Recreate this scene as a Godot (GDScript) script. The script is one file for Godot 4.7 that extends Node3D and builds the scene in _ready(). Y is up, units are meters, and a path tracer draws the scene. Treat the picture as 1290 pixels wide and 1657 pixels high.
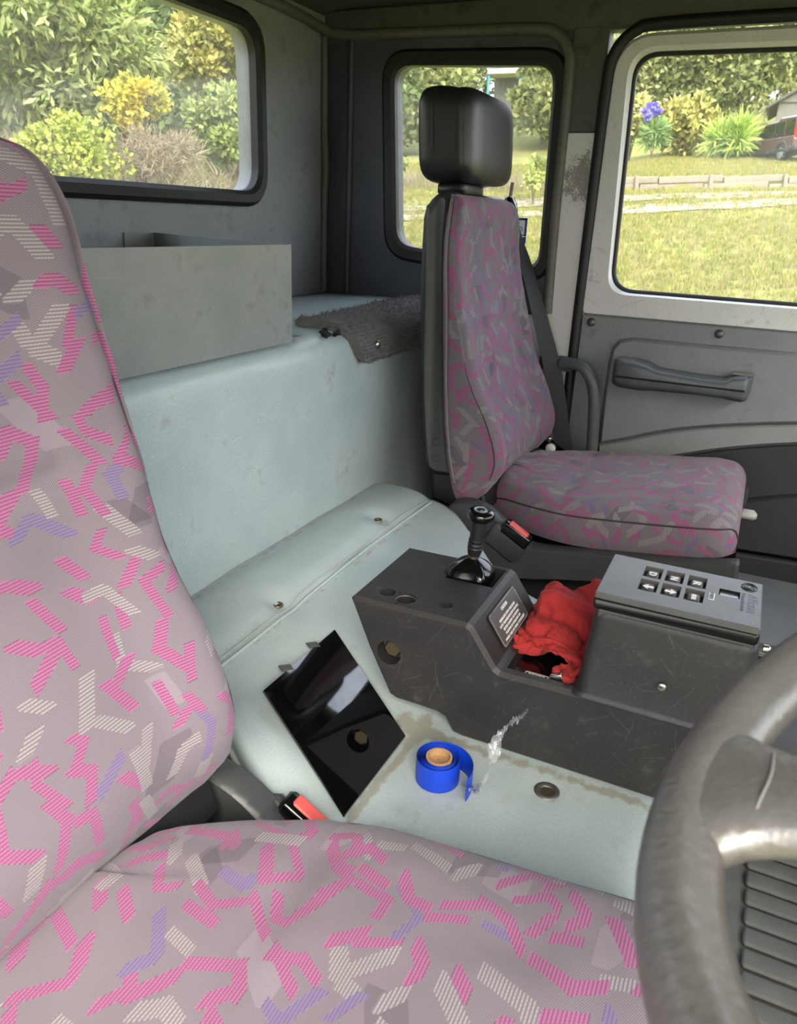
extends Node3D
# Cab of an old truck seen from the driver's doorway. x runs forward, -z runs to the passenger door, y up, metres.

const ZD := -1.92      # inner face of the passenger side
const XR := -1.134     # inner face of the rear wall
const EYE := Vector3(0.0, 1.3, 0.0)
const CAM := Basis(Vector3(0.90271791, 0.03952654, -0.42841338), Vector3(-0.1890613, 0.93091811, -0.31248569), Vector3(0.3864663, 0.36308282, 0.84782939))

var mats := {}
var counts := {}

# ------------------------------------------------------------------ geometry
class Geo:
	var v := PackedVector3Array()
	var t := PackedVector2Array()
	var c := PackedColorArray()
	var i := PackedInt32Array()
	func add(p: Vector3, uv := Vector2.ZERO) -> int:
		v.append(p); t.append(uv)
		return v.size() - 1
	func tri(a: int, b: int, d: int) -> void:
		i.append(a); i.append(b); i.append(d)
	func quad(a: int, b: int, d: int, e: int) -> void:
		tri(a, b, d); tri(a, d, e)
	func face(a: Vector3, b: Vector3, d: Vector3, e: Vector3) -> void:
		var k := v.size()
		add(a); add(b); add(d); add(e)
		quad(k, k + 1, k + 2, k + 3)
	# turns the triangles added since index i0 so that they look away from their middle
	func orient(i0: int) -> void:
		var m := Vector3.ZERO
		for k in range(i0, i.size()): m += v[i[k]]
		m /= maxf(1.0, i.size() - i0)
		var s := 0.0
		for k in range(i0, i.size(), 3):
			var a := v[i[k]] - m
			s += a.dot((v[i[k + 1]] - m).cross(v[i[k + 2]] - m))
		if s < 0.0:
			for k in range(i0, i.size(), 3):
				var x := i[k + 1]; i[k + 1] = i[k + 2]; i[k + 2] = x
	# rows of points joined into one smooth sheet, texture coordinates in metres
	func grid(rows: Array, wrap_c := false, wrap_r := false, cap := false, turn := true, uv_off := Vector2.ZERO) -> void:
		var i0 := i.size()
		var k0 := v.size()
		var nr := rows.size()
		var nc: int = rows[0].size()
		var vv := 0.0
		for r in nr:
			var row: PackedVector3Array = rows[r]
			if r > 0: vv += (row[nc / 2] - (rows[r - 1] as PackedVector3Array)[nc / 2]).length()
			var u := 0.0
			var half := 0.0
			for q in range(1, nc / 2 + 1): half += (row[q] - row[q - 1]).length()
			for q in nc:
				if q > 0: u += (row[q] - row[q - 1]).length()
				add(row[q], Vector2(u - half, vv) + uv_off)
		for r in (nr if wrap_r else nr - 1):
			for q in (nc if wrap_c else nc - 1):
				var r2 := (r + 1) % nr
				var q2 := (q + 1) % nc
				quad(k0 + r * nc + q, k0 + r * nc + q2, k0 + r2 * nc + q2, k0 + r2 * nc + q)
		if cap:
			for r in [0, nr - 1]:
				var mid := Vector3.ZERO
				for q in nc: mid += v[k0 + r * nc + q]
				var b := v.size()
				add(mid / nc)
				for q in nc: add(v[k0 + r * nc + q])
				for q in nc:
					if r == 0: tri(b, b + 1 + (q + 1) % nc, b + 1 + q)
					else: tri(b, b + 1 + q, b + 1 + (q + 1) % nc)
		if turn: orient(i0)
	# chamfered box
	func box(p: Vector3, size: Vector3, bev := 0.0, b := Basis()) -> Geo:
		var h := size * 0.5
		bev = minf(bev, minf(h.x, minf(h.y, h.z)) * 0.95)
		var i0 := i.size()
		var id := {}
		for sx in [-1, 1]:
			for sy in [-1, 1]:
				for sz in [-1, 1]:
					for ax in 3:
						var q := Vector3(sx * (h.x - bev), sy * (h.y - bev), sz * (h.z - bev))
						q[ax] = [sx, sy, sz][ax] * h[ax]
						id[[sx, sy, sz, ax]] = add(p + b * q)
		for ax in 3:
			var a2 := (ax + 1) % 3
			var a3 := (ax + 2) % 3
			for s in [-1, 1]:
				var k := []
				for e in [[-1, -1], [1, -1], [1, 1], [-1, 1]]:
					var w := [0, 0, 0]
					w[ax] = s; w[a2] = e[0]; w[a3] = e[1]
					k.append(id[[w[0], w[1], w[2], ax]])
				if s > 0: quad(k[0], k[1], k[2], k[3])
				else: quad(k[3], k[2], k[1], k[0])
			if bev > 0.0:
				for e in [[-1, -1], [1, -1], [1, 1], [-1, 1]]:
					var w := [0, 0, 0]
					var w2 := [0, 0, 0]
					w[ax] = -1; w[a2] = e[0]; w[a3] = e[1]
					w2[ax] = 1; w2[a2] = e[0]; w2[a3] = e[1]
					var k := [id[[w[0], w[1], w[2], a2]], id[[w2[0], w2[1], w2[2], a2]], id[[w2[0], w2[1], w2[2], a3]], id[[w[0], w[1], w[2], a3]]]
					if e[0] * e[1] < 0: quad(k[0], k[1], k[2], k[3])
					else: quad(k[3], k[2], k[1], k[0])
		if bev > 0.0:
			for sx in [-1, 1]:
				for sy in [-1, 1]:
					for sz in [-1, 1]:
						var k := [id[[sx, sy, sz, 0]], id[[sx, sy, sz, 1]], id[[sx, sy, sz, 2]]]
						if sx * sy * sz > 0: tri(k[0], k[1], k[2])
						else: tri(k[2], k[1], k[0])
		orient(i0)
		return self
	func tube(path: PackedVector3Array, r: Variant, sides := 12, closed := false) -> Geo:
		var n := path.size()
		var rows := []
		var up := Vector3.UP
		var d0 := (path[1] - path[0]).normalized()
		if absf(d0.dot(up)) > 0.9: up = Vector3.RIGHT
		for k in n:
			var d: Vector3
			if closed: d = (path[(k + 1) % n] - path[(k + n - 1) % n]).normalized()
			else: d = (path[mini(k + 1, n - 1)] - path[maxi(k - 1, 0)]).normalized()
			up = (up - d * up.dot(d)).normalized()
			var s := d.cross(up)
			var rr: float = r if r is float else r[k]
			var row := PackedVector3Array()
			for q in sides:
				var a := TAU * q / sides
				row.append(path[k] + (up * cos(a) + s * sin(a)) * rr)
			rows.append(row)
		grid(rows, true, closed, not closed)
		return self
	# profile of (radius, height) turned about the y axis of xf
	func lathe(prof: Array, xf: Transform3D, sides := 24, cap := true) -> Geo:
		var rows := []
		for p in prof:
			var row := PackedVector3Array()
			for q in sides:
				var a := TAU * q / sides
				row.append(xf * Vector3(p[0] * cos(a), p[1], p[0] * sin(a)))
			rows.append(row)
		grid(rows, true, false, cap)
		return self
	# polygon in xf's xy plane, pushed along its z from 0 to depth
	func prism(poly: PackedVector2Array, depth: float, xf: Transform3D, bev := 0.0, smooth := false) -> Geo:
		var i0 := i.size()
		var n := poly.size()
		var area := 0.0
		for k in n: area += poly[k].cross(poly[(k + 1) % n])
		var sg := 1.0 if area > 0.0 else -1.0
		var ins := PackedVector2Array()
		for k in n:
			var e1 := (poly[k] - poly[(k + n - 1) % n]).normalized()
			var e2 := (poly[(k + 1) % n] - poly[k]).normalized()
			var nn := Vector2(-e1.y, e1.x) + Vector2(-e2.y, e2.x)
			nn = nn.normalized() / maxf(0.5, nn.length() * 0.5)
			ins.append(poly[k] + nn * bev * sg)
		var rings := [[ins, 0.0], [poly, bev], [poly, depth - bev], [ins, depth]] if bev > 0.0 else [[poly, 0.0], [poly, depth]]
		if smooth:
			var k0 := v.size()
			for rg in rings:
				for p in rg[0]: add(xf * Vector3(p.x, p.y, rg[1]), p)
			for r in rings.size() - 1:
				for k in n:
					quad(k0 + r * n + k, k0 + r * n + (k + 1) % n, k0 + (r + 1) * n + (k + 1) % n, k0 + (r + 1) * n + k)
		else:
			for k in n:
				var k0 := v.size()
				for rg in rings:
					for j in [k, (k + 1) % n]:
						add(xf * Vector3(rg[0][j].x, rg[0][j].y, rg[1]), rg[0][j])
				for r in rings.size() - 1:
					quad(k0 + r * 2, k0 + r * 2 + 1, k0 + r * 2 + 3, k0 + r * 2 + 2)
		var tr := Geometry2D.triangulate_polygon(poly)
		for e in 2:
			var k0 := v.size()
			var rg: Array = rings[0] if e == 0 else rings[rings.size() - 1]
			for p in rg[0]: add(xf * Vector3(p.x, p.y, rg[1]), p)
			# sides run the way of the polygon, so the caps must agree with it
			for k in range(0, tr.size(), 3):
				var a := poly[tr[k]]; var b := poly[tr[k + 1]]; var d := poly[tr[k + 2]]
				var pos := (b - a).cross(d - a) > 0.0
				if sg < 0.0: pos = not pos
				if (e == 1) == pos: tri(k0 + tr[k], k0 + tr[k + 1], k0 + tr[k + 2])
				else: tri(k0 + tr[k], k0 + tr[k + 2], k0 + tr[k + 1])
		orient(i0)
		return self
	# ring between two loops with the same number of points, pushed along xf's z from 0 to depth
	func ring(outer: PackedVector2Array, inner: PackedVector2Array, depth: float, xf: Transform3D, bev := 0.0) -> Geo:
		var rows := [] 
		var n := outer.size()
		var i0 := i.size()
		var lp := []
		for spec in [[0.0, bev, 0.0], [1.0, bev, 0.0], [1.0, 0.0, bev], [1.0, 0.0, depth], [0.0, 0.0, depth], [0.0, 0.0, bev]]:
			var pts := PackedVector3Array()
			for k in n:
				var d := (inner[k] - outer[k])
				var w: Vector2 = outer[k] + d * spec[0] + d.normalized() * (spec[1] * (1.0 if spec[0] < 0.5 else -1.0))
				pts.append(xf * Vector3(w.x, w.y, spec[2]))
			lp.append(pts)
		for r in 6:
			if bev == 0.0 and (r == 1 or r == 5): continue
			var k0 := v.size()
			for q in 2:
				for k in n: add(lp[(r + q) % 6][k])
			for k in n:
				quad(k0 + k, k0 + (k + 1) % n, k0 + n + (k + 1) % n, k0 + n + k)
		# the ring's own sense: compare one front quad with the depth direction
		var zdir := (xf.basis * Vector3(0, 0, 1)).normalized()
		var nn := (v[i[i0 + 1]] - v[i[i0]]).cross(v[i[i0 + 2]] - v[i[i0]])
		if nn.dot(zdir) > 0.0:
			for k in range(i0, i.size(), 3):
				var x := i[k + 1]; i[k + 1] = i[k + 2]; i[k + 2] = x
		return self
	# every triangle with corners of its own
	func flat() -> Geo:
		var o := Geo.new()
		for k in i:
			o.add(v[k], t[k])
			o.i.append(o.v.size() - 1)
		return o
	func mesh() -> ArrayMesh:
		var nrm := PackedVector3Array()
		nrm.resize(v.size())
		for k in range(0, i.size(), 3):
			var f := (v[i[k + 1]] - v[i[k]]).cross(v[i[k + 2]] - v[i[k]])
			nrm[i[k]] += f; nrm[i[k + 1]] += f; nrm[i[k + 2]] += f
		for k in nrm.size():
			nrm[k] = nrm[k].normalized() if nrm[k].length_squared() > 1e-30 else Vector3.UP
		var idx := i.duplicate()
		for k in range(0, idx.size(), 3):
			var x := idx[k + 1]; idx[k + 1] = idx[k + 2]; idx[k + 2] = x
		var a := []
		a.resize(Mesh.ARRAY_MAX)
		a[Mesh.ARRAY_VERTEX] = v
		a[Mesh.ARRAY_NORMAL] = nrm
		a[Mesh.ARRAY_TEX_UV] = t
		if c.size() == v.size(): a[Mesh.ARRAY_COLOR] = c
		a[Mesh.ARRAY_INDEX] = idx
		var m := ArrayMesh.new()
		m.add_surface_from_arrays(Mesh.PRIMITIVE_TRIANGLES, a)
		return m

func rloop(q: Array, r: Variant, nc := 6) -> PackedVector2Array:
	# rounded quadrilateral
	var out := PackedVector2Array()
	for k in 4:
		var p: Vector2 = q[k]
		var a: Vector2 = (q[(k + 3) % 4] - p).normalized()
		var b: Vector2 = (q[(k + 1) % 4] - p).normalized()
		var rr: float = r if r is float else r[k]
		var s := p + a * rr
		var e := p + b * rr
		for j in nc + 1:
			var u := float(j) / nc
			out.append(s.lerp(p, u).lerp(p.lerp(e, u), u))
	return out

func rect(x0: float, y0: float, x1: float, y1: float) -> Array:
	return [Vector2(x0, y0), Vector2(x1, y0), Vector2(x1, y1), Vector2(x0, y1)]

func V2(a: Array) -> PackedVector2Array:
	var o := PackedVector2Array()
	for p in a: o.append(Vector2(p[0], p[1]))
	return o

func V3(a: Array) -> PackedVector3Array:
	var o := PackedVector3Array()
	for p in a: o.append(Vector3(p[0], p[1], p[2]))
	return o

func spline(a: PackedVector3Array, per := 6, closed := false) -> PackedVector3Array:
	var o := PackedVector3Array()
	var n := a.size()
	for k in (n if closed else n - 1):
		for j in per:
			var u := float(j) / per
			if closed: o.append(a[k].cubic_interpolate(a[(k + 1) % n], a[(k + n - 1) % n], a[(k + 2) % n], u))
			else: o.append(a[k].cubic_interpolate(a[k + 1], a[maxi(k - 1, 0)], a[mini(k + 2, n - 1)], u))
	if not closed: o.append(a[n - 1])
	return o

func spline2(a: Array, per := 4) -> PackedVector2Array:
	var o := PackedVector2Array()
	for p in spline(V3(a.map(func(q): return [q[0], q[1], 0])), per): o.append(Vector2(p.x, p.y))
	return o

func table(tb: Array, x: float, col := 1) -> float:
	if x <= tb[0][0]: return tb[0][col]
	for k in range(1, tb.size()):
		if x <= tb[k][0]:
			var u: float = (x - tb[k - 1][0]) / (tb[k][0] - tb[k - 1][0])
			var p0: float = tb[maxi(k - 2, 0)][col]
			var p3: float = tb[mini(k + 1, tb.size() - 1)][col]
			var y := cubic_interpolate(tb[k - 1][col], tb[k][col], p0, p3, u)
			var lo := minf(tb[k - 1][col], tb[k][col]); var hi := maxf(tb[k - 1][col], tb[k][col])
			return clampf(y, lo - (hi - lo) * 0.1, hi + (hi - lo) * 0.1)
	return tb[tb.size() - 1][col]

func sblob(g: Geo, c: Vector3, h: Vector3, e: float, b := Basis(), nu := 28, nv := 18) -> void:
	# superellipsoid: a cushion-like box
	var rows := []
	for r in nv + 1:
		var ph := PI * (r / float(nv) - 0.5)
		var row := PackedVector3Array()
		for q in nu:
			var th := TAU * q / nu
			var d := Vector3(cos(ph) * cos(th), sin(ph), cos(ph) * sin(th))
			row.append(c + b * Vector3(signf(d.x) * pow(absf(d.x), e) * h.x, signf(d.y) * pow(absf(d.y), e) * h.y, signf(d.z) * pow(absf(d.z), e) * h.z))
		rows.append(row)
	g.grid(rows, true)

const ZX := Transform3D(Basis(Vector3(0, 0, 1), Vector3(0, 1, 0), Vector3(-1, 0, 0)), Vector3.ZERO)   # (z, y) plane, depth to -x
func side(z: float) -> Transform3D: return Transform3D(Basis(Vector3(1, 0, 0), Vector3(0, 1, 0), Vector3(0, 0, -1)), Vector3(0, 0, z))   # (x, y) plane, depth to -z
func rearward(x: float) -> Transform3D: return Transform3D(ZX.basis, Vector3(x, 0, 0))

# ------------------------------------------------------------------ scene tree
func numbered(called: String) -> String:
	counts[called] = counts.get(called, -1) + 1
	return called if counts[called] == 0 else "%s_%03d" % [called, counts[called]]

func tag(o: Node, label := "", category := "", group := "", kind := "") -> Node:
	if label: o.set_meta("label", label)
	if category: o.set_meta("category", category)
	if group: o.set_meta("group", group)
	if kind: o.set_meta("kind", kind)
	return o

func base(called: String, at := Vector3.ZERO) -> Node3D:
	var o := Node3D.new()
	o.name = numbered(called)
	add_child(o)
	o.position = at
	return o

func put(g: Variant, called: String, m: Material, parent: Node = null) -> MeshInstance3D:
	var o := MeshInstance3D.new()
	o.mesh = g.mesh() if g is Geo else g
	o.material_override = m
	o.cast_shadow = GeometryInstance3D.SHADOW_CASTING_SETTING_ON
	if parent == null:
		o.name = numbered(called)
		add_child(o)
	else:
		o.name = called
		parent.add_child(o, true)
		if parent is Node3D: o.transform = Transform3D(Basis(), -root_offset(parent))
	return o

func root_offset(n: Node) -> Vector3:
	var p := Vector3.ZERO
	while n is Node3D and n != self:
		p += n.position
		n = n.get_parent()
	return p

func struct(g: Variant, called: String, m: Material) -> MeshInstance3D:
	var o := put(g, called, m)
	o.set_meta("kind", "structure")
	return o

func letters(s: String, parent: Node, called: String, origin: Vector3, right: Vector3, up: Vector3, width: float, height: float, m: Material, bold := false, serif := false) -> void:
	var tm := TextMesh.new()
	var f := SystemFont.new()
	f.font_names = PackedStringArray(["Droid Serif" if serif else "Droid Sans"])
	if bold: f.font_weight = 700
	tm.font = f
	tm.text = s
	tm.font_size = 48
	tm.pixel_size = 0.01
	tm.depth = 0.02
	var bb := tm.get_aabb()
	var o := MeshInstance3D.new()
	o.mesh = tm
	o.material_override = m
	o.name = called
	parent.add_child(o, true)
	var n := right.cross(up)
	var sx := width / maxf(bb.size.x, 0.001)
	var sy := height / maxf(bb.size.y, 0.001)
	var b := Basis(right * sx, up * sy, n * 0.02)
	var mid := bb.position + bb.size * 0.5
	o.transform = Transform3D(b, origin - b * Vector3(mid.x, mid.y, 0) - root_offset(parent))

# ------------------------------------------------------------------ materials
func noise(seed_: int, freq: float, oct := 4, kind := FastNoiseLite.TYPE_SIMPLEX_SMOOTH) -> FastNoiseLite:
	var n := FastNoiseLite.new()
	n.seed = seed_; n.frequency = freq; n.noise_type = kind; n.fractal_octaves = oct
	n.fractal_type = FastNoiseLite.FRACTAL_FBM
	return n

func grey(seed_: int, size: int, freq: float, oct := 4, kind := FastNoiseLite.TYPE_SIMPLEX_SMOOTH) -> Image:
	var im := noise(seed_, freq, oct, kind).get_seamless_image(size, size, false, false, 0.15, true)
	im.convert(Image.FORMAT_L8)
	return im

func height_tex(seed_: int, size: int, freq: float, oct := 3, kind := FastNoiseLite.TYPE_SIMPLEX_SMOOTH) -> ImageTexture:
	return ImageTexture.create_from_image(grey(seed_, size, freq, oct, kind))

# mottled colour: broad patches of dirt, fine grain, specks and scratches
func mottle(seed_: int, a: Color, b: Color, dirt: Color, dirt_amount: float, specks: int, scratches: int, mark: Color, size := 384) -> ImageTexture:
	var n1 := grey(seed_, size, 4.0 / size, 4).get_data()
	var n2 := grey(seed_ + 1, size, 14.0 / size, 3).get_data()
	var n3 := grey(seed_ + 2, size, 0.35, 2).get_data()
	var d := PackedByteArray()
	d.resize(size * size * 3)
	for k in size * size:
		var u := n1[k] / 255.0
		var w := clampf((n2[k] / 255.0 * 0.6 + u * 0.4 - (1.0 - dirt_amount)) * 5.0, 0.0, 1.0) * 0.75
		var f := 0.94 + 0.12 * n3[k] / 255.0
		var q := a.lerp(b, u).lerp(dirt, w) * f
		d[k * 3] = int(clampf(q.r, 0, 1) * 255); d[k * 3 + 1] = int(clampf(q.g, 0, 1) * 255); d[k * 3 + 2] = int(clampf(q.b, 0, 1) * 255)
	var im := Image.create_from_data(size, size, false, Image.FORMAT_RGB8, d)
	var rg := RandomNumberGenerator.new()
	rg.seed = seed_ * 77 + 5
	for k in specks:
		var x := rg.randi() % size; var y := rg.randi() % size
		var cc := im.get_pixel(x, y).lerp(mark if rg.randf() < 0.6 else dirt, rg.randf_range(0.3, 0.9))
		im.set_pixel(x, y, cc)
		if rg.randf() < 0.4: im.set_pixel((x + 1) % size, y, cc)
	for k in scratches:
		var p := Vector2(rg.randf() * size, rg.randf() * size)
		var ang := rg.randf() * TAU
		var l := rg.randf_range(8, 60)
		var s := rg.randf_range(0.12, 0.5)
		for j in int(l):
			ang += rg.randf_range(-0.06, 0.06)
			p += Vector2(cos(ang), sin(ang))
			var x := posmod(int(p.x), size); var y := posmod(int(p.y), size)
			im.set_pixel(x, y, im.get_pixel(x, y).lerp(mark, s))
	return ImageTexture.create_from_image(im)

func plain(c: Color, rough := 0.6, metal := 0.0, spec := 0.5) -> StandardMaterial3D:
	var m := StandardMaterial3D.new()
	m.albedo_color = c; m.roughness = rough; m.metallic = metal; m.metallic_specular = spec
	return m

func worn(tex: Texture2D, metres: float, rough: float, bump: Texture2D = null, bump_cm := 0.02, bump_metres := 0.1, spec := 0.5) -> StandardMaterial3D:
	var m := plain(Color.WHITE, rough, 0.0, spec)
	m.albedo_texture = tex
	m.uv1_triplanar = true
	m.uv1_world_triplanar = true
	m.uv1_scale = Vector3.ONE / metres
	if bump:
		m.heightmap_enabled = true
		m.heightmap_texture = bump
		m.heightmap_scale = bump_cm
	return m

# woven seat cloth: ground, pink, pale and violet threads
func fabric_image(S: int, width_mm: float, ground_c: Color, pink: Color, pale: Color, violet: Color, n: int, seed_: int) -> ImageTexture:
	var mm := S / width_mm
	var tile := Image.create(16, 16, false, Image.FORMAT_RGB8)
	for y in 16:
		for x in 16:
			var tw := float((x + y * 2) % 8) / 8.0
			var l := 1.0 + (0.22 if tw < 0.45 else -0.16) + (0.03 if (y % 4) < 2 else -0.03)
			tile.set_pixel(x, y, ground_c * l)
	var im := Image.create(S, S, false, Image.FORMAT_RGB8)
	for y in range(0, S, 16):
		for x in range(0, S, 16): im.blit_rect(tile, Rect2i(0, 0, 16, 16), Vector2i(x, y))
	var d := im.get_data()
	var rg := RandomNumberGenerator.new()
	rg.seed = seed_
	var list := []
	# plain darker and lighter fields of the ground weave
	for k in 70:
		list.append([rg.randf() * S, rg.randf() * S, rg.randf_range(30, 60) * mm, rg.randf_range(20, 36) * mm, deg_to_rad(rg.randf_range(20, 160)), 3 if rg.randf() < 0.6 else 4])
	var order := []
	for k in n * n: order.append(k)
	for k in range(n * n - 1, 0, -1):
		var j := rg.randi() % (k + 1)
		var x = order[k]; order[k] = order[j]; order[j] = x
	for kk in order:
		var k: int = kk
		var gx := ((k % n) + rg.randf_range(0.1, 0.9)) * S / n
		var gy := ((k / n) + rg.randf_range(0.1, 0.9)) * S / n
		var pick := rg.randf()
		var kind := 0 if pick < 0.66 else (1 if pick < 0.89 else 2)
		var ang := deg_to_rad([rg.randf_range(60, 88), rg.randf_range(95, 125), rg.randf_range(25, 55), rg.randf_range(130, 160)][rg.randi() % 4])
		var len_ := rg.randf_range(24, 46) * mm
		var wid := rg.randf_range(8.0, 12.0) * mm * (1.25 if kind == 1 else 1.0)
		list.append([gx, gy, len_, wid, ang, kind])
		if rg.randf() < 0.42:
			var a2 := ang + deg_to_rad(rg.randf_range(40, 90)) * (1 if rg.randf() < 0.5 else -1)
			var e := Vector2(gx, gy) + Vector2(cos(ang), sin(ang)) * len_ * 0.42
			var l2 := len_ * rg.randf_range(0.5, 0.9)
			e += Vector2(cos(a2), sin(a2)) * l2 * 0.42
			list.append([e.x, e.y, l2, wid * 0.95, a2, kind])
	for b in list:
		var dir := Vector2(cos(b[4]), sin(b[4]))
		var h: float = b[2] * 0.5
		var w: float = b[3] * 0.5
		var ex := absf(dir.x) * h + absf(dir.y) * w + 2
		var ey := absf(dir.y) * h + absf(dir.x) * w + 2
		var steep := absf(dir.y) > 0.5
		for y in range(int(b[1] - ey), int(b[1] + ey) + 1):
			var dy: float = y - b[1]
			var rib := posmod(y, 7)
			for x in range(int(b[0] - ex), int(b[0] + ex) + 1):
				var dx: float = x - b[0]
				if absf(dx * dir.y - dy * dir.x) > w: continue
				if steep:
					if absf(dy) > h * absf(dir.y): continue
				elif absf(dx) > h * absf(dir.x): continue
				var o := (posmod(y, S) * S + posmod(x, S)) * 3
				var on := rib < 5
				match b[5]:
					0:
						var f := 1.0 if on else 0.66
						f *= 0.93 + 0.07 * ((x / 3 + y / 7) % 2)
						d[o] = int(pink.r8 * f); d[o + 1] = int(pink.g8 * f); d[o + 2] = int(pink.b8 * f)
					1:
						if rib < 3:
							var f := 1.0 if (x + y / 7 * 4) % 8 < 6 else 0.9
							d[o] = int(pale.r8 * f); d[o + 1] = int(pale.g8 * f); d[o + 2] = int(pale.b8 * f)
						else:
							d[o] = ground_c.r8; d[o + 1] = ground_c.g8; d[o + 2] = ground_c.b8
					2:
						var f := 1.0 if on else 0.8
						d[o] = int(violet.r8 * f); d[o + 1] = int(violet.g8 * f); d[o + 2] = int(violet.b8 * f)
					3:
						d[o] = int(d[o] * 0.88); d[o + 1] = int(d[o + 1] * 0.88); d[o + 2] = int(d[o + 2] * 0.89)
					4:
						d[o] = mini(255, int(d[o] * 1.1)); d[o + 1] = mini(255, int(d[o + 1] * 1.1)); d[o + 2] = mini(255, int(d[o + 2] * 1.1))
	return ImageTexture.create_from_image(Image.create_from_data(S, S, false, Image.FORMAT_RGB8, d))

func dusty_glass(seed_: int, veil: float) -> StandardMaterial3D:
	var S := 700
	var n := grey(seed_, S, 5.0 / S, 4).get_data()
	var n2 := grey(seed_ + 4, S, 60.0 / S, 2).get_data()
	var d := PackedByteArray()
	d.resize(S * S * 4)
	for k in S * S:
		var a := veil * (0.45 + 0.75 * n[k] / 255.0 + 0.35 * n2[k] / 255.0)
		d[k * 4] = 222; d[k * 4 + 1] = 222; d[k * 4 + 2] = 216
		d[k * 4 + 3] = int(clampf(a, 0, 1) * 255)
	var im := Image.create_from_data(S, S, false, Image.FORMAT_RGBA8, d)
	var rg := RandomNumberGenerator.new()
	rg.seed = seed_
	for k in 700:
		var x := rg.randi() % S; var y := rg.randi() % S
		var al := rg.randf_range(0.25, 0.75)
		for j in rg.randi_range(1, 5):
			im.set_pixel((x + j % 2) % S, (y + j / 2) % S, Color(0.92, 0.92, 0.9, al))
	for k in 120:
		var p := Vector2(rg.randf() * S, rg.randf() * S)
		var ang := rg.randf_range(1.2, 1.9) if rg.randf() < 0.7 else rg.randf() * TAU
		var al := rg.randf_range(0.15, 0.6)
		for j in rg.randi_range(6, 46):
			ang += rg.randf_range(-0.12, 0.12)
			p += Vector2(cos(ang), sin(ang))
			im.set_pixel(posmod(int(p.x), S), posmod(int(p.y), S), Color(0.95, 0.95, 0.93, al))
	var m := plain(Color.WHITE, 0.06)
	m.albedo_texture = ImageTexture.create_from_image(im)
	m.transparency = BaseMaterial3D.TRANSPARENCY_ALPHA
	m.cull_mode = BaseMaterial3D.CULL_DISABLED
	m.uv1_scale = Vector3(2.2, 2.2, 1)
	return m

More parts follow.
